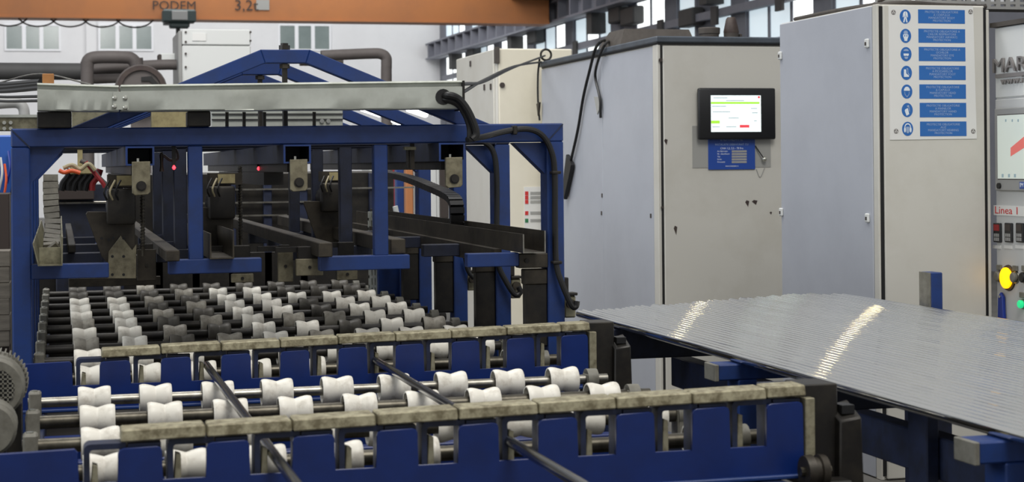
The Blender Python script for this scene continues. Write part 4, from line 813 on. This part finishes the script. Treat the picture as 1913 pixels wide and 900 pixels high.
# ---------------------------------------------------------------- pusher heads
def pusher(dx, dy, label, full):
    t = thing('pusher_head', label, 'machine head', (0.22 + dx, 6.55 + dy, 1.1), 'pusher heads under the square tubes')
    def Q(px, py, y=6.45): 
        p = at_y(px, py, y); return (p.x + dx, p.z)
    y = 6.45 + dy
    MB().prism([Q(160, 400), Q(163, 395), Q(195, 395), Q(252, 412), Q(252, 470), Q(255, 520), Q(203, 520), Q(203, 492), Q(190, 480)], y, y + 0.012, 'xz', 0.002).build('wedge_plate', 'greasy', t)
    if full:
        MB().prism([Q(201, 520, 6.43), Q(203, 470, 6.43), Q(226, 440, 6.43), Q(247, 468, 6.43), Q(255, 455, 6.43), Q(254, 520, 6.43)], y - 0.016, y - 0.002, 'xz', 0.001).build('tip_plate', 'plate', t)
        for px, py in ((210, 479), (231, 479), (210, 513), (231, 513), (190, 445), (203, 448), (211, 445), (231, 445)):
            q = Q(px, py, 6.43); MB().lathe([(0, 0), (0, 0.0055)], (q[0], y - 0.0165, q[1]), 'y', 10).build('hole', 'black', t)
    a = Q(198, 352); b = Q(252, 418)
    MB().box(a[0], b[0], y - 0.09, y + 0.0, b[1], a[1], 0.012, 2).build('gear_case', 'dark', t)
    MB().lathe([(0, 0), (0, 0.045), (0.02, 0.05), (0.13, 0.05), (0.13, 0)], ((a[0] + b[0]) / 2, y + 0.013, (a[1] + b[1]) / 2), 'y', 18).build('motor_body', 'black', t)
    MB().box(a[0] + 0.01, b[0] - 0.01, y - 0.05, y + 0.05, a[1] + 0.001, a[1] + 0.05, 0.004).build('terminal_box', 'greasy', t)
    l0 = Q(217, 328); l1 = Q(247, 346)
    MB().box(l0[0], l1[0] + 0.01, y - 0.06, y - 0.055, l1[1], l0[1]).build('type_label', 'label_yellow', t)
    MB().box(a[0] + 0.005, b[0] + 0.03, y - 0.054, y + 0.06, l1[1] - 0.006, l0[1] + 0.004).build('carrier', 'greasy', t)
    for k in range(3):
        MB().tube(spline([(a[0] + 0.02 * k, y - 0.1, a[1] - 0.04), (a[0] + 0.02 * k - 0.01, y - 0.12, a[1] - 0.01), (a[0] + 0.02 * k + 0.01, y - 0.09, a[1] + 0.03)], 4), 0.004, 6).build('cable', 'black' if k != 1 else 'lead', t)
    # spring column
    zc0, zc1 = b[1] - 0.09, l0[1] + 0.03
    pts = [(b[0] + 0.028 + 0.009 * math.cos(k * 1.1), y + 0.009 * math.sin(k * 1.1), zc0 + (zc1 - zc0) * k / 150) for k in range(151)]
    MB().tube(pts, 0.0016, 5).build('spring', 'dark', t)
    MB().tube([(b[0] + 0.028, y, zc0 - 0.03), (b[0] + 0.028, y, zc1)], 0.007, 8).build('spring_rod', 'shaft', t)
    return t
pusher(0, 0, 'greasy pusher head with a pointed steel tip plate at the left of the machine', True)
pusher(0.405, 0.45, 'dark pusher head with yellowed label between the two left drop posts', False)
pusher(0.98, 1.3, 'dark pusher head half hidden behind the right drop post', False)
for i, (a_, b_, y, lb) in enumerate((((519, 468), (548, 526), 6.5, 'upright dirty steel plate below the middle tube'), ((553, 484), (604, 514), 6.4, 'wide dirty steel plate left of the right foot bar'), ((432, 512), (474, 527), 6.6, 'small pale steel plate under the left foot bar'), ((630, 502), (668, 522), 6.7, 'pale steel plate under the right foot bar'), ((256, 466), (292, 524), 6.58, 'grey steel plate stepping down beside the pointed pusher head'))):
    A = at_y(*a_, y); B = at_y(*b_, y)
    t = thing('slide_plate', lb, 'plate', ((A.x + B.x) / 2, y, B.z))
    MB().box(A.x, B.x, y, y + 0.02, B.z, A.z, 0.002).build('plate', 'plate' if i != 4 else 'greasy', t)
    MB().box(A.x + 0.01, B.x - 0.01, y + 0.02, y + 0.05, B.z + 0.004, max(A.z + 0.02, 1.20), 0.002).build('holder', 'dark', t)
    MB().box(A.x - 0.07, B.x - 0.01, y + 0.051, y + 0.07, 1.178, 1.198).build('arm', 'dark', t)
    MB().disc(((A.x + B.x) / 2, y - 0.005, (A.z + B.z) / 2), 0.006, 0.006).build('screw', 'dark', t)
# transverse dirty steel ledge behind the portal over the first rollers
A = at_y(128, 520, 8.9); B = at_y(300, 532, 8.9)
tag(MB().box(A.x, B.x, 8.9, 8.93, B.z, A.z, 0.002).build('cross_ledge', 'greasy'), 'dirty steel ledge across the far left rollers', 'ledge')
# red indicator lamps
for i, (px, py, y) in enumerate(((325, 313, 6.36), (483, 315, 7.16))):
    p = at_y(px, py, y); t = thing('red_indicator', ['tiny red glowing indicator beside the left drop post', 'tiny red glowing indicator left of the middle bracket plate'][i], 'lamp', tuple(p))
    MB().lathe([(-0.008, 0), (-0.006, 0.004), (0, 0.007), (0.006, 0.004), (0.012, 0)], p, 'z', 10).build('lens', 'red_led', t)
    MB().box(p.x - 0.007, p.x + 0.007, p.y - 0.007, p.y + 0.007, p.z + 0.009, beam_b(p.x)).build('holder', 'dark', t)
# small sensors hanging near tube 1
p = at_y(302, 300, 6.4); t = thing('hanging_sensor', 'small greasy sensor with a grey cable loop right of the left tube', 'sensor', tuple(p))
MB().lathe([(-0.04, 0.009), (-0.02, 0.006), (0.0, 0.006), (0.02, 0.008), (0.03, 0.004)], p, 'z', 10).build('body', 'greasy', t)
q = [at_y(*v, 6.4) for v in ((306, 290), (318, 299), (331, 297), (331, 285), (322, 272))]
MB().tube(spline(q, 5), 0.0055, 8).build('cable', 'pipe', t)
p = at_y(762, 298, 6.36); t = thing('hanging_sensor', 'dark spring sensor hanging right of the right drop post', 'sensor', tuple(p))
MB().tube([at_y(762, 280, 6.36), at_y(762, 314, 6.36)], 0.008, 10).build('body', 'dark', t)
MB().box(p.x - 0.014, p.x + 0.03, 6.35, 6.38, at_y(762, 280, 6.36).z, at_y(762, 274, 6.36).z).build('bracket', 'galv_dirty', t)
MB().box(p.x + 0.012, p.x + 0.026, 6.36, 6.38, at_y(762, 316, 6.36).z, beam_b(1.24)).build('hanger', 'greasy', t)
# valve bundle with coloured cables at upper left
for i, (m, pts, lb) in enumerate((('orange_cable', ((110, 318), (120, 322), (135, 319), (150, 323)), 'orange cable in the tangle under the left tube'), ('lead', ((118, 314), (135, 308), (150, 316), (165, 306), (178, 318)), 'yellowish cable looping in the tangle under the left tube'), ('red_cable', ((160, 302), (178, 325), (192, 342), (196, 350)), 'dark red cable hanging toward the pusher head'), ('pipe', ((150, 300), (170, 310), (186, 332), (208, 352)), 'grey cable hanging toward the pusher head'))):
    tag(MB().tube(spline([at_y(*v, 6.75 + 0.02 * i) for v in pts], 5), 0.008, 8).build('signal_cable', m), lb, 'cable', 'tangled cables under the left tube')
p = at_y(150, 316, 7.06); tag(MB().box(p.x - 0.04, p.x + 0.05, 7.06, 7.14, p.z - 0.02, p.z + 0.012, 0.004).box(p.x - 0.01, p.x + 0.01, 7.115, 7.135, p.z + 0.01, beam_b(p.x)).build('valve_block', 'label_yellow'), 'yellowed valve block among the tangled cables', 'valve')

# ================================================================ STEEL TRAY ABOVE THE FRONT BEAM
t = thing('steel_cable_tray', 'dented galvanised cable tray lying above the front blue beam', 'cable tray', (0.7, 6.2, 1.7))
yt0, yt1 = 6.20, 6.335
def traypiece(xa, xb, za0, zb0, za1, zb1, mname, nm):
    mb = MB(); N = 24
    for j in range(N):
        u0, u1 = j / N, (j + 1) / N
        def ring(u):
            x = xa + (xb - xa) * u; zb_ = za0 + (zb0 - za0) * u; zt_ = za1 + (zb1 - za1) * u
            dent = 0.004 * math.sin(u * 17 + xa * 9) * math.exp(-((u - 0.35) * 5) ** 2) + 0.0015 * math.sin(u * 41)
            prof = [(yt1, zb_), (yt0 + 0.003, zb_), (yt0 + dent, zb_ + 0.004), (yt0 - dent, zb_ + 0.045), (yt0, zt_ - 0.024), (yt0 + 0.016, zt_ - 0.020), (yt0 + 0.016, zt_ - 0.011), (yt0, zt_ - 0.006), (yt0 + 0.002, zt_), (yt1, zt_)]
            return [(x, y, z) for y, z in prof]
        A, B = ring(u0), ring(u1)
        if j == 0: prev = [mb.bm.verts.new(v) for v in A]
        cur = [mb.bm.verts.new(v) for v in B]
        for k in range(len(cur) - 1): mb.bm.faces.new([prev[k], prev[k + 1], cur[k + 1], cur[k]])
        if j in (0, N - 1): mb.bm.faces.new(prev if j == 0 else cur)
        prev = cur
    return mb.build(nm, mname, t)
traypiece(0.214, 1.462, 1.704, 1.712, 1.797, 1.817, 'galv', 'tray_section')
traypiece(-0.072, 0.206, 1.707, 1.703, 1.803, 1.795, 'galv', 'tray_section')
MB().box(0.186, 0.240, yt0 - 0.003, yt0 - 0.001, 1.709, 1.773).build('joint_plate', 'galv', t)
for px, py in ((214.5, 183), (234, 183), (214, 199), (234, 201)):
    p = at_y(px, py, yt0); MB().lathe([(0, 0), (0.001, 0.005), (0.004, 0.0082), (0.009, 0.0085), (0.009, 0)], (p.x, yt0 - 0.011, p.z), 'y', 14).build('bolt', 'bolt', t)
MB().box(1.455, 1.464, yt0 - 0.002, yt1, 1.706, 1.816).build('end_cap', 'dark', t)
p = at_y(828, 181, yt0); MB().lathe([(0, 0), (0, 0.03)], (p.x, yt0 - 0.002, p.z), 'y', 16).build('cable_hole', 'black', t)
for i, (pa, pb, lb) in enumerate(((69, 134, 'black spacer block under the left end of the steel tray'), (350, 394, 'dark spacer block under the steel tray left of the gable rods'))):
    A = at_y(pa, 206, 6.26); B = at_y(pb, 236, 6.26)
    tag(MB().box(A.x, B.x, 6.26, 6.345, beam_t(A.x) + 0.001, 1.704, 0.003).build('spacer_block', 'dark'), lb, 'block')
p = at_y(92, 150, 6.4); A = at_y(79, 138, 6.24); B = at_y(101, 154, 6.24)
tag(MB().box(A.x, B.x, 6.22, 6.28, 1.8005, A.z, 0.002).build('wooden_block', 'wood'), 'small raw wooden block standing on the left end of the steel tray', 'block')
# machinery between tray and beam
A = at_y(283, 207, 7.12); B = at_y(350, 237, 7.12)
tag(MB().box(A.x, B.x, 7.12, 7.2, beam_t(B.x) + 0.001, A.z + 0.02, 0.004).build('cardboard_box', 'label_yellow'), 'brownish cardboard box seen under the steel tray', 'box')
A = at_y(395, 208, 7.94); B = at_y(640, 236, 7.94)
t = thing('rear_cable_tray', 'pale galvanised tray running behind the gables, seen under the steel tray', 'cable tray', ((A.x + B.x) / 2, 7.94, B.z))
MB().box(A.x, B.x, 7.93, 7.965, 1.659, A.z + 0.02, 0.003).build('channel', 'galv', t)
for dz in (0.01, 0.035): MB().box(A.x, B.x, 7.922, 7.93, A.z - dz - 0.006, A.z - dz).build('lip', 'pipe_dark', t)
for px in (601, 613):
    p = at_y(px, 226, 7.93); MB().disc((p.x, 7.92, p.z), 0.01, 0.02).build('bolt', 'bolt', t)
A = at_y(134, 207, 8.8); B = at_y(205, 236, 8.8)
tag(MB().box(A.x, B.x, 8.8, 8.9, B.z - 0.02, A.z + 0.01, 0.003).build('junction_strip', 'galv_dirty'), 'dirty pale strip between the left spacer block and the gable leg', 'strip')
for i, px in enumerate((424, 456, 494, 587)):
    A = at_y(px, 206, 6.318); B = at_y(px, 236, 6.318); A.z = 1.704; B.z = beam_t(A.x) + 0.0005
    tag(MB().tube([A, B], 0.0065, 8).build('hanger_rod', 'dark'), ['first', 'second', 'third', 'fourth'][i] + ' thin dark hanger rod from the left between steel tray and beam', 'rod', 'hanger rods under the steel tray')
# bright work lamps behind
for i, (px, py, w_, y) in enumerate(((694, 204, 0.075, 12.0), (746, 225, 0.05, 12.0), (780, 205, 0.075, 12.0), (828, 213, 0.08, 13.0))):
    p = at_y(px, py, y)
    t = thing('work_lamp', ['leftmost glaring white work lamp under the steel tray', 'lowest glaring white work lamp, just above the blue beam', 'third glaring white work lamp from the left under the steel tray', 'rightmost dimmer work lamp near the end of the steel tray'][i], 'lamp', tuple(p), 'work lamps behind the gables')
    MB().bar((p.x - w_, y, p.z + 0.02), (p.x + w_, y, p.z - 0.03), 0.05, 0.06, bev=0.01).build('light_tube', 'lamp_on', t)
    MB().bar((p.x - w_ - 0.02, y + 0.05, p.z + 0.05), (p.x + w_ + 0.02, y + 0.05, p.z), 0.04, 0.05).build('housing', 'pipe_light', t)

# ================================================================ HOSES AND CABLES
def cable(name, pts, r, m, label, seg=8, group=None):
    return tag(MB().tube(spline(pts, 6), r, seg).build(name, m), label, 'cable', group)
yq = 6.17
cable('black_hose', [at_y(822, 182, 6.26), at_y(838, 178, yq), at_y(856, 184, yq), at_y(872, 203, yq), at_y(884, 228, yq), at_y(890, 250, yq), at_y(882, 260, yq)], 0.014, 'black', 'outer thick black hose bending out of the right end of the steel tray', 10)
cable('black_hose', [at_y(812, 186, 6.28), at_y(832, 186, 6.2), at_y(854, 194, 6.19), at_y(868, 212, 6.19), at_y(877, 236, 6.19), at_y(878, 258, 6.19)], 0.012, 'black', 'inner black hose bending out of the right end of the steel tray', 10)
cable('post_hose', [at_y(873, 261, 6.22), at_y(905, 255, 6.265), at_y(945, 245, 6.275), at_y(985, 241, 6.275), at_y(1012, 252, 6.275), at_y(1029, 280, 6.275), at_y(1036, 320, 6.275), at_y(1037, 420, 6.275), at_y(1039, 490, 6.275), at_y(1050, 530, 6.26), at_y(1068, 570, 6.25), at_y(1076, 572, 6.25), at_y(1078, 562, 6.25)], 0.0115, 'black', 'long black hose along the front portal beam down its right post', 10)
cable('post_hose', [at_y(878, 262, 7.06), at_y(905, 266, 7.085), at_y(922, 285, 7.085), at_y(928, 330, 7.085), at_y(928, 430, 7.085), at_y(930, 490, 7.08), at_y(945, 525, 7.07), at_y(962, 550, 7.06), at_y(972, 546, 7.06), at_y(969, 535, 7.06)], 0.012, 'black', 'black hose along the right post of the second portal', 10)
cable('post_hose', [at_y(868, 478, 7.88), at_y(874, 505, 7.88), at_y(885, 520, 7.88)], 0.010, 'black', 'short black hose on the right post of the third portal', 10)
for k, px in enumerate((1038, 1040)):
    p = at_y(px, (322, 490)[k], 6.275); tag(MB().box(p.x - 0.018, p.x + 0.018, 6.258, 6.299, p.z - 0.006, p.z + 0.006, 0.003).build('cable_clip', 'dark'), ['upper', 'lower'][k] + ' dark clip holding the hose to the front right post', 'clip')
p = at_y(961, 243, 6.275); tag(MB().box(p.x - 0.008, p.x + 0.008, 6.258, 6.299, p.z - 0.017, p.z + 0.017, 0.003).build('cable_clip', 'dark'), 'dark clip holding the hose to the front blue beam', 'clip')
for i, (px, py, y, x_) in enumerate(((1067, 572, 6.30, 1.878), (965, 538, 7.11, 1.878), (890, 525, 7.92, 1.878))):
    p = at_y(px, py, y); t = thing('limit_switch', ['greasy limit switch box on the right post of the front portal', 'greasy limit switch box on the right post of the second portal', 'greasy limit switch box on the right post of the third portal'][i], 'switch', (x_, y, p.z - 0.05))
    MB().box(x_, x_ + 0.045, y + 0.01, y + 0.08, p.z - 0.045, p.z + 0.04, 0.005).build('case', 'galv_dirty', t)
    MB().lathe([(0, 0), (0, 0.018), (0.02, 0.018), (0.02, 0)], (x_ + 0.022, y - 0.01, p.z + 0.01), 'y', 16).build('roller', 'greasy', t)
    MB().box(x_, x_ + 0.05, y + 0.0, y + 0.06, p.z + 0.041, p.z + 0.052, 0.002).build('lever', 'dark', t)
    MB().box(x_, x_ + 0.02, y + 0.02, y + 0.07, p.z + 0.052, p.z + 0.11, 0.003).build('bracket', 'dark', t)
# cables from tray end to the lifting eye, and those over the cabinet side
eye = at_x(1018, 104, XS + 0.03); tr = at_y(865, 157, 6.28); tr2 = at_y(865, 172, 6.28)
cable('span_cable', [tr, at_y(905, 152, 8.5), at_y(960, 126, 11), eye], 0.0075, 'black', 'upper thin black cable slung from the steel tray to the lifting eye')
cable('span_cable', [tr2, at_y(905, 149, 8.5), at_y(960, 124, 11), eye + Vector((-0.03, 0, -0.05))], 0.0075, 'black', 'lower thin black cable slung from the steel tray to the lifting eye')
cable('drop_cable', [at_x(1008, 110, XS - 0.03), at_x(1005, 140, XS - 0.03), at_x(1005, 185, XS - 0.03), at_x(1008, 225, XS - 0.02)], 0.008, 'black', 'thin black cable dropping from the lifting eye down the cabinet edge')
p = at_x(1007, 198, XS - 0.03); tag(MB().prism([(p.y - 0.03, p.z + 0.03), (p.y + 0.05, p.z + 0.02), (p.y + 0.01, p.z - 0.08)], p.x - 0.01, p.x + 0.008, 'yz', 0.003).build('tape_tail', 'greasy'), 'brown tape tail on the cable below the lifting eye', 'tape')
cable('side_cable', [at_x(1132, 74, XS + 0.12), at_x(1122, 78, XS - 0.02), at_x(1112, 92, XS - 0.03), at_x(1102, 130, XS - 0.03), at_x(1090, 180, XS - 0.02), at_x(1080, 240, XS - 0.02), at_x(1070, 285, XS - 0.02), at_x(1062, 320, XS - 0.02), at_x(1055, 365, XS - 0.02)], 0.011, 'black', 'longer black cable hanging over the lid down the grey cabinet side', 8)
p = at_x(1064, 318, XS - 0.02); tag(MB().prism([(p.y + 0.03, p.z + 0.12), (p.y - 0.1, p.z + 0.04), (p.y - 0.03, p.z - 0.05), (p.y + 0.1, p.z - 0.22), (p.y + 0.16, p.z - 0.16)], p.x - 0.018, p.x + 0.012, 'yz', 0.004).build('plug_connector', 'black'), 'black taped plug at the lower end of the longer side cable', 'plug')
cable('side_cable', [at_x(1140, 76, XS + 0.12), at_x(1131, 82, XS - 0.02), at_x(1122, 100, XS - 0.03), at_x(1113, 130, XS - 0.03), at_x(1113, 150, XS - 0.02), at_x(1121, 185, XS - 0.02), at_x(1122, 220, XS - 0.015)], 0.010, 'black', 'shorter black cable hanging over the lid down the grey cabinet side', 8)
p = at_x(1117, 190, XS - 0.02); tag(MB().prism([(p.y + 0.08, p.z + 0.04), (p.y - 0.05, p.z + 0.03), (p.y - 0.03, p.z - 0.06), (p.y + 0.01, p.z - 0.09)], p.x - 0.004, p.x + 0.004, 'yz').build('tape_tail', 'clear'), 'torn grey tape on the shorter side cable', 'tape')
q = at_x(1130, 66, XS + 0.14); ringp = [(q.x + 0.0, q.y + 0.05 * math.cos(k * math.pi / 10), zl + 0.06 + 0.05 * math.sin(k * math.pi / 10)) for k in range(21)]

# ================================================================ BARS AND TABLE
NB = 47; XB0, XB1, ZBAR = 2.058, 3.452, 0.886
rb = random.Random(5)
o = MB().tube([(0, -5.1, 0), (0, -5.096, 0), (0, -0.004, 0), (0, 0, 0)], 0.0147, 16).build('tmp', 'alu'); barm = o.data; barm.name = 'aluminium_bar'; bpy.data.objects.remove(o)
for k in range(NB):
    x = XB0 + (XB1 - XB0) * k / (NB - 1); ye = 6.70 + 0.50 * min(1, k / (NB * 0.82)) + rb.uniform(-0.035, 0.035) - (0.06 if k > NB - 5 else 0)
    o = bpy.data.objects.new('aluminium_bar', barm); C.objects.link(o); o.location = (x, ye, ZBAR + rb.uniform(-0.0004, 0.0004)); o.rotation_euler = (0, rb.uniform(0, 6.28), 0)
    lb = 'nearest long round aluminium bar, at the conveyor side of the flat pack' if k == 0 else ('outermost long round aluminium bar, at the cabinet side of the flat pack' if k == NB - 1 else 'long round aluminium bar inside the flat pack on the blue table')
    tag(o, lb, 'bar', 'aluminium bars side by side on the table')
t = thing('bar_table', 'blue steel table frame carrying the pack of aluminium bars', 'table', (2.75, 4.5, 0))
zt3 = ZBAR - 0.0152
for y in (3.42, 4.98, 6.42):
    MB().box(1.98, 3.55, y, y + 0.09, zt3 - 0.05, zt3, 0.004).build('cross_beam', 'blue', t)
    MB().box(2.045, 2.11, y - 0.002, y + 0.092, 0, zt3 - 0.05, 0.004).build('leg', 'blue', t)
    MB().box(3.42, 3.49, y - 0.002, y + 0.092, 0, zt3 - 0.05, 0.004).build('leg', 'blue', t)
    MB().box(1.968, 1.981, y - 0.002, y + 0.092, zt3 - 0.052, zt3 + 0.0, 0.002).build('end_cap', 'motor', t)
    MB().box(3.50, 3.555, y, y + 0.09, zt3, 1.035, 0.004).build('end_stop', 'blue', t)
for y, dz in ((4.5, 0.086), (6.2, 0.118)):
    MB().box(1.93, 3.5, y, y + 0.07, zt3 - dz, zt3 - 0.001, 0.004).build('deep_cross_beam', 'shaded_oily_blue', t)  # shade under the bar pack put into the beam colour
    MB().box(3.40, 3.47, y, y + 0.07, 0, zt3 - dz, 0.004).build('leg', 'blue_dark', t)
MB().box(2.35, 2.42, 1.9, 6.42, 0.615, 0.733, 0.004).build('lower_beam', 'blue_dark', t)
p = at_x(1725, 800, 2.33)
MB().box(2.31, 2.349, p.y - 0.055, p.y + 0.055, 0, zt3 - 0.05, 0.004).build('middle_leg', 'blue_dark', t)
MB().box(3.494, 3.4995, 6.42, 6.51, zt3, 1.035).build('stop_face', 'motor', t)
p = at_x(1695, 558, 3.47)
MB().box(3.46, 3.50, 6.45, 6.80, zt3 - 0.002, zt3 + 0.022, 0.003).build('side_arm', 'blue', t)

# ================================================================ BEHIND THE MACHINE
t = thing('added_dark_backing', 'added dark backing closing the far end behind the blue portals', 'machine', (0.9, 10.6, 0))  # backing added to keep the machine interior dark
A = at_y(240, 330, 10.6); B = at_y(736, 330, 10.6)
MB().box(A.x, B.x, 10.6, 11.4, 0, 1.47, 0.01).build('body', 'dark', t)
MB().box(at_y(60, 500, 10.6).x, at_y(800, 500, 10.6).x, 10.55, 10.6, 0, 0.98, 0.004).build('skirt', 'dark', t)
for k in range(7):
    x = A.x + 0.15 + k * 0.22; MB().box(x, x + 0.05, 10.55, 10.6, 0.7, 1.46, 0.004).build('rib', 'blue_dark', t)
for k in range(4): MB().box(A.x + 0.2 + 0.1 * k, A.x + 0.55 + 0.4 * k, 10.53, 10.55, 1.12 + 0.08 * k, 1.13 + 0.08 * k).build('rail', 'steel', t)
A = at_y(103, 360, 10.4); B = at_y(232, 520, 10.4)
t = thing('rear_step_frame', 'dark blue stepped frame behind the flared trough at the left', 'frame', ((A.x + B.x) / 2, 10.4, 0))
MB().box(A.x, B.x, 10.42, 10.5, 0, A.z + 0.05, 0.005).build('panel', 'shaded_oily_blue', t)
for py in (377, 455, 473, 497): 
    p = at_y(150, py, 10.4); MB().box(A.x, B.x, 10.38, 10.42, p.z - 0.012, p.z + 0.002, 0.002).build('step', 'steel' if py == 377 else 'blue', t)
for i, (px0, px1, m, lb, y) in enumerate(((758, 772, 'orange', 'orange column seen behind the right hand portal posts', 15), (800, 816, 'cab_white', 'pale column seen behind the right hand portal posts', 16), (740, 755, 'blue', 'dark blue column left of the orange one behind the portals', 15.5))):
    A = at_y(px0, 300, y); B = at_y(px1, 300, y); tag(MB().box(A.x, B.x, y, y + 0.1, 0, A.z + 0.06, 0.01).build('machine_column', m), lb, 'column')
A = at_y(690, 300, 19); B = at_y(858, 300, 19)
t = thing('far_white_machine', 'pale machine far behind the right hand portal posts', 'machine', ((A.x + B.x) / 2, 19, 0))
MB().box(A.x, B.x, 19, 19.5, 0, A.z + 0.05, 0.01).build('body', 'cab_white', t)
for k in range(3): MB().box(A.x + 0.2 + 0.3 * k, A.x + 0.3 + 0.3 * k, 18.95, 19, 0.9, 1.5, 0.01).build('post', ['red_cable', 'pipe_light', 'ink'][k], t)
cable('white_hose', [at_y(738, 385, 9.9), at_y(742, 400, 9.9), at_y(752, 418, 9.9), at_y(756, 432, 9.9), Vector((at_y(757, 432, 9.9).x, 9.9, 0.5)), Vector((at_y(757, 432, 9.9).x, 9.9, 0.0))], 0.016, 'cab_white', 'white curved hose behind the right drop post', 8)
for k in range(6):
    x_ = 118 + 11 * k
    cable('rear_hose', [at_y(x_ + 14, 316, 8.9), at_y(x_ + 9, 330, 8.9), at_y(x_, 342, 8.9), at_y(x_ - 4 + 3 * (k % 2), 356, 8.9)], 0.017, 'black' if k != 5 else 'red_cable', ['first', 'second', 'third', 'fourth', 'fifth', 'sixth'][k] + ' short hose from the left in the row behind the tangled cables', 8, 'hoses behind the tangled cables')
A = at_y(100, 351, 10.35); B = at_y(176, 372, 10.35)
tag(MB().box(A.x, B.x, 10.30, 10.42, B.z, A.z, 0.004).build('hose_manifold', 'brown'), 'dark brown manifold bar under the row of short hoses at the left', 'manifold')
A = at_y(706, 500, 9.05); B = at_y(792, 600, 9.05)
t = thing('blue_side_panel', 'dark blue sheet panel low behind the right foot bar', 'panel', ((A.x + B.x) / 2, 9.05, 0))
MB().box(A.x, B.x, 9.05, 9.08, 0, A.z, 0.003).build('sheet', 'blue', t)
MB().box((A.x + B.x) / 2 - 0.01, (A.x + B.x) / 2 + 0.01, 9.03, 9.05, 0, A.z, 0.002).build('rib', 'blue', t)
# perforated strip upright right of centre
A = at_y(690, 505, 9.3); B = at_y(706, 545, 9.3)
t = thing('perforated_upright', 'pale perforated steel upright behind the right foot bar', 'upright', ((A.x + B.x) / 2, 9.3, 0))
MB().box(A.x, A.x + 0.012, 9.3, 9.33, 0.3, 1.25).box(B.x - 0.012, B.x, 9.3, 9.33, 0.3, 1.25).box((A.x + B.x) / 2 - 0.006, (A.x + B.x) / 2 + 0.006, 9.3, 9.33, 0.3, 1.25).build('strip', 'galv', t)
for k in range(18): MB().box(A.x, B.x, 9.301, 9.329, 0.3 + k * 0.053, 0.315 + k * 0.053).build('rung', 'galv', t)
for o in bpy.data.objects:
    if '_o' in o.keys(): del o['_o']
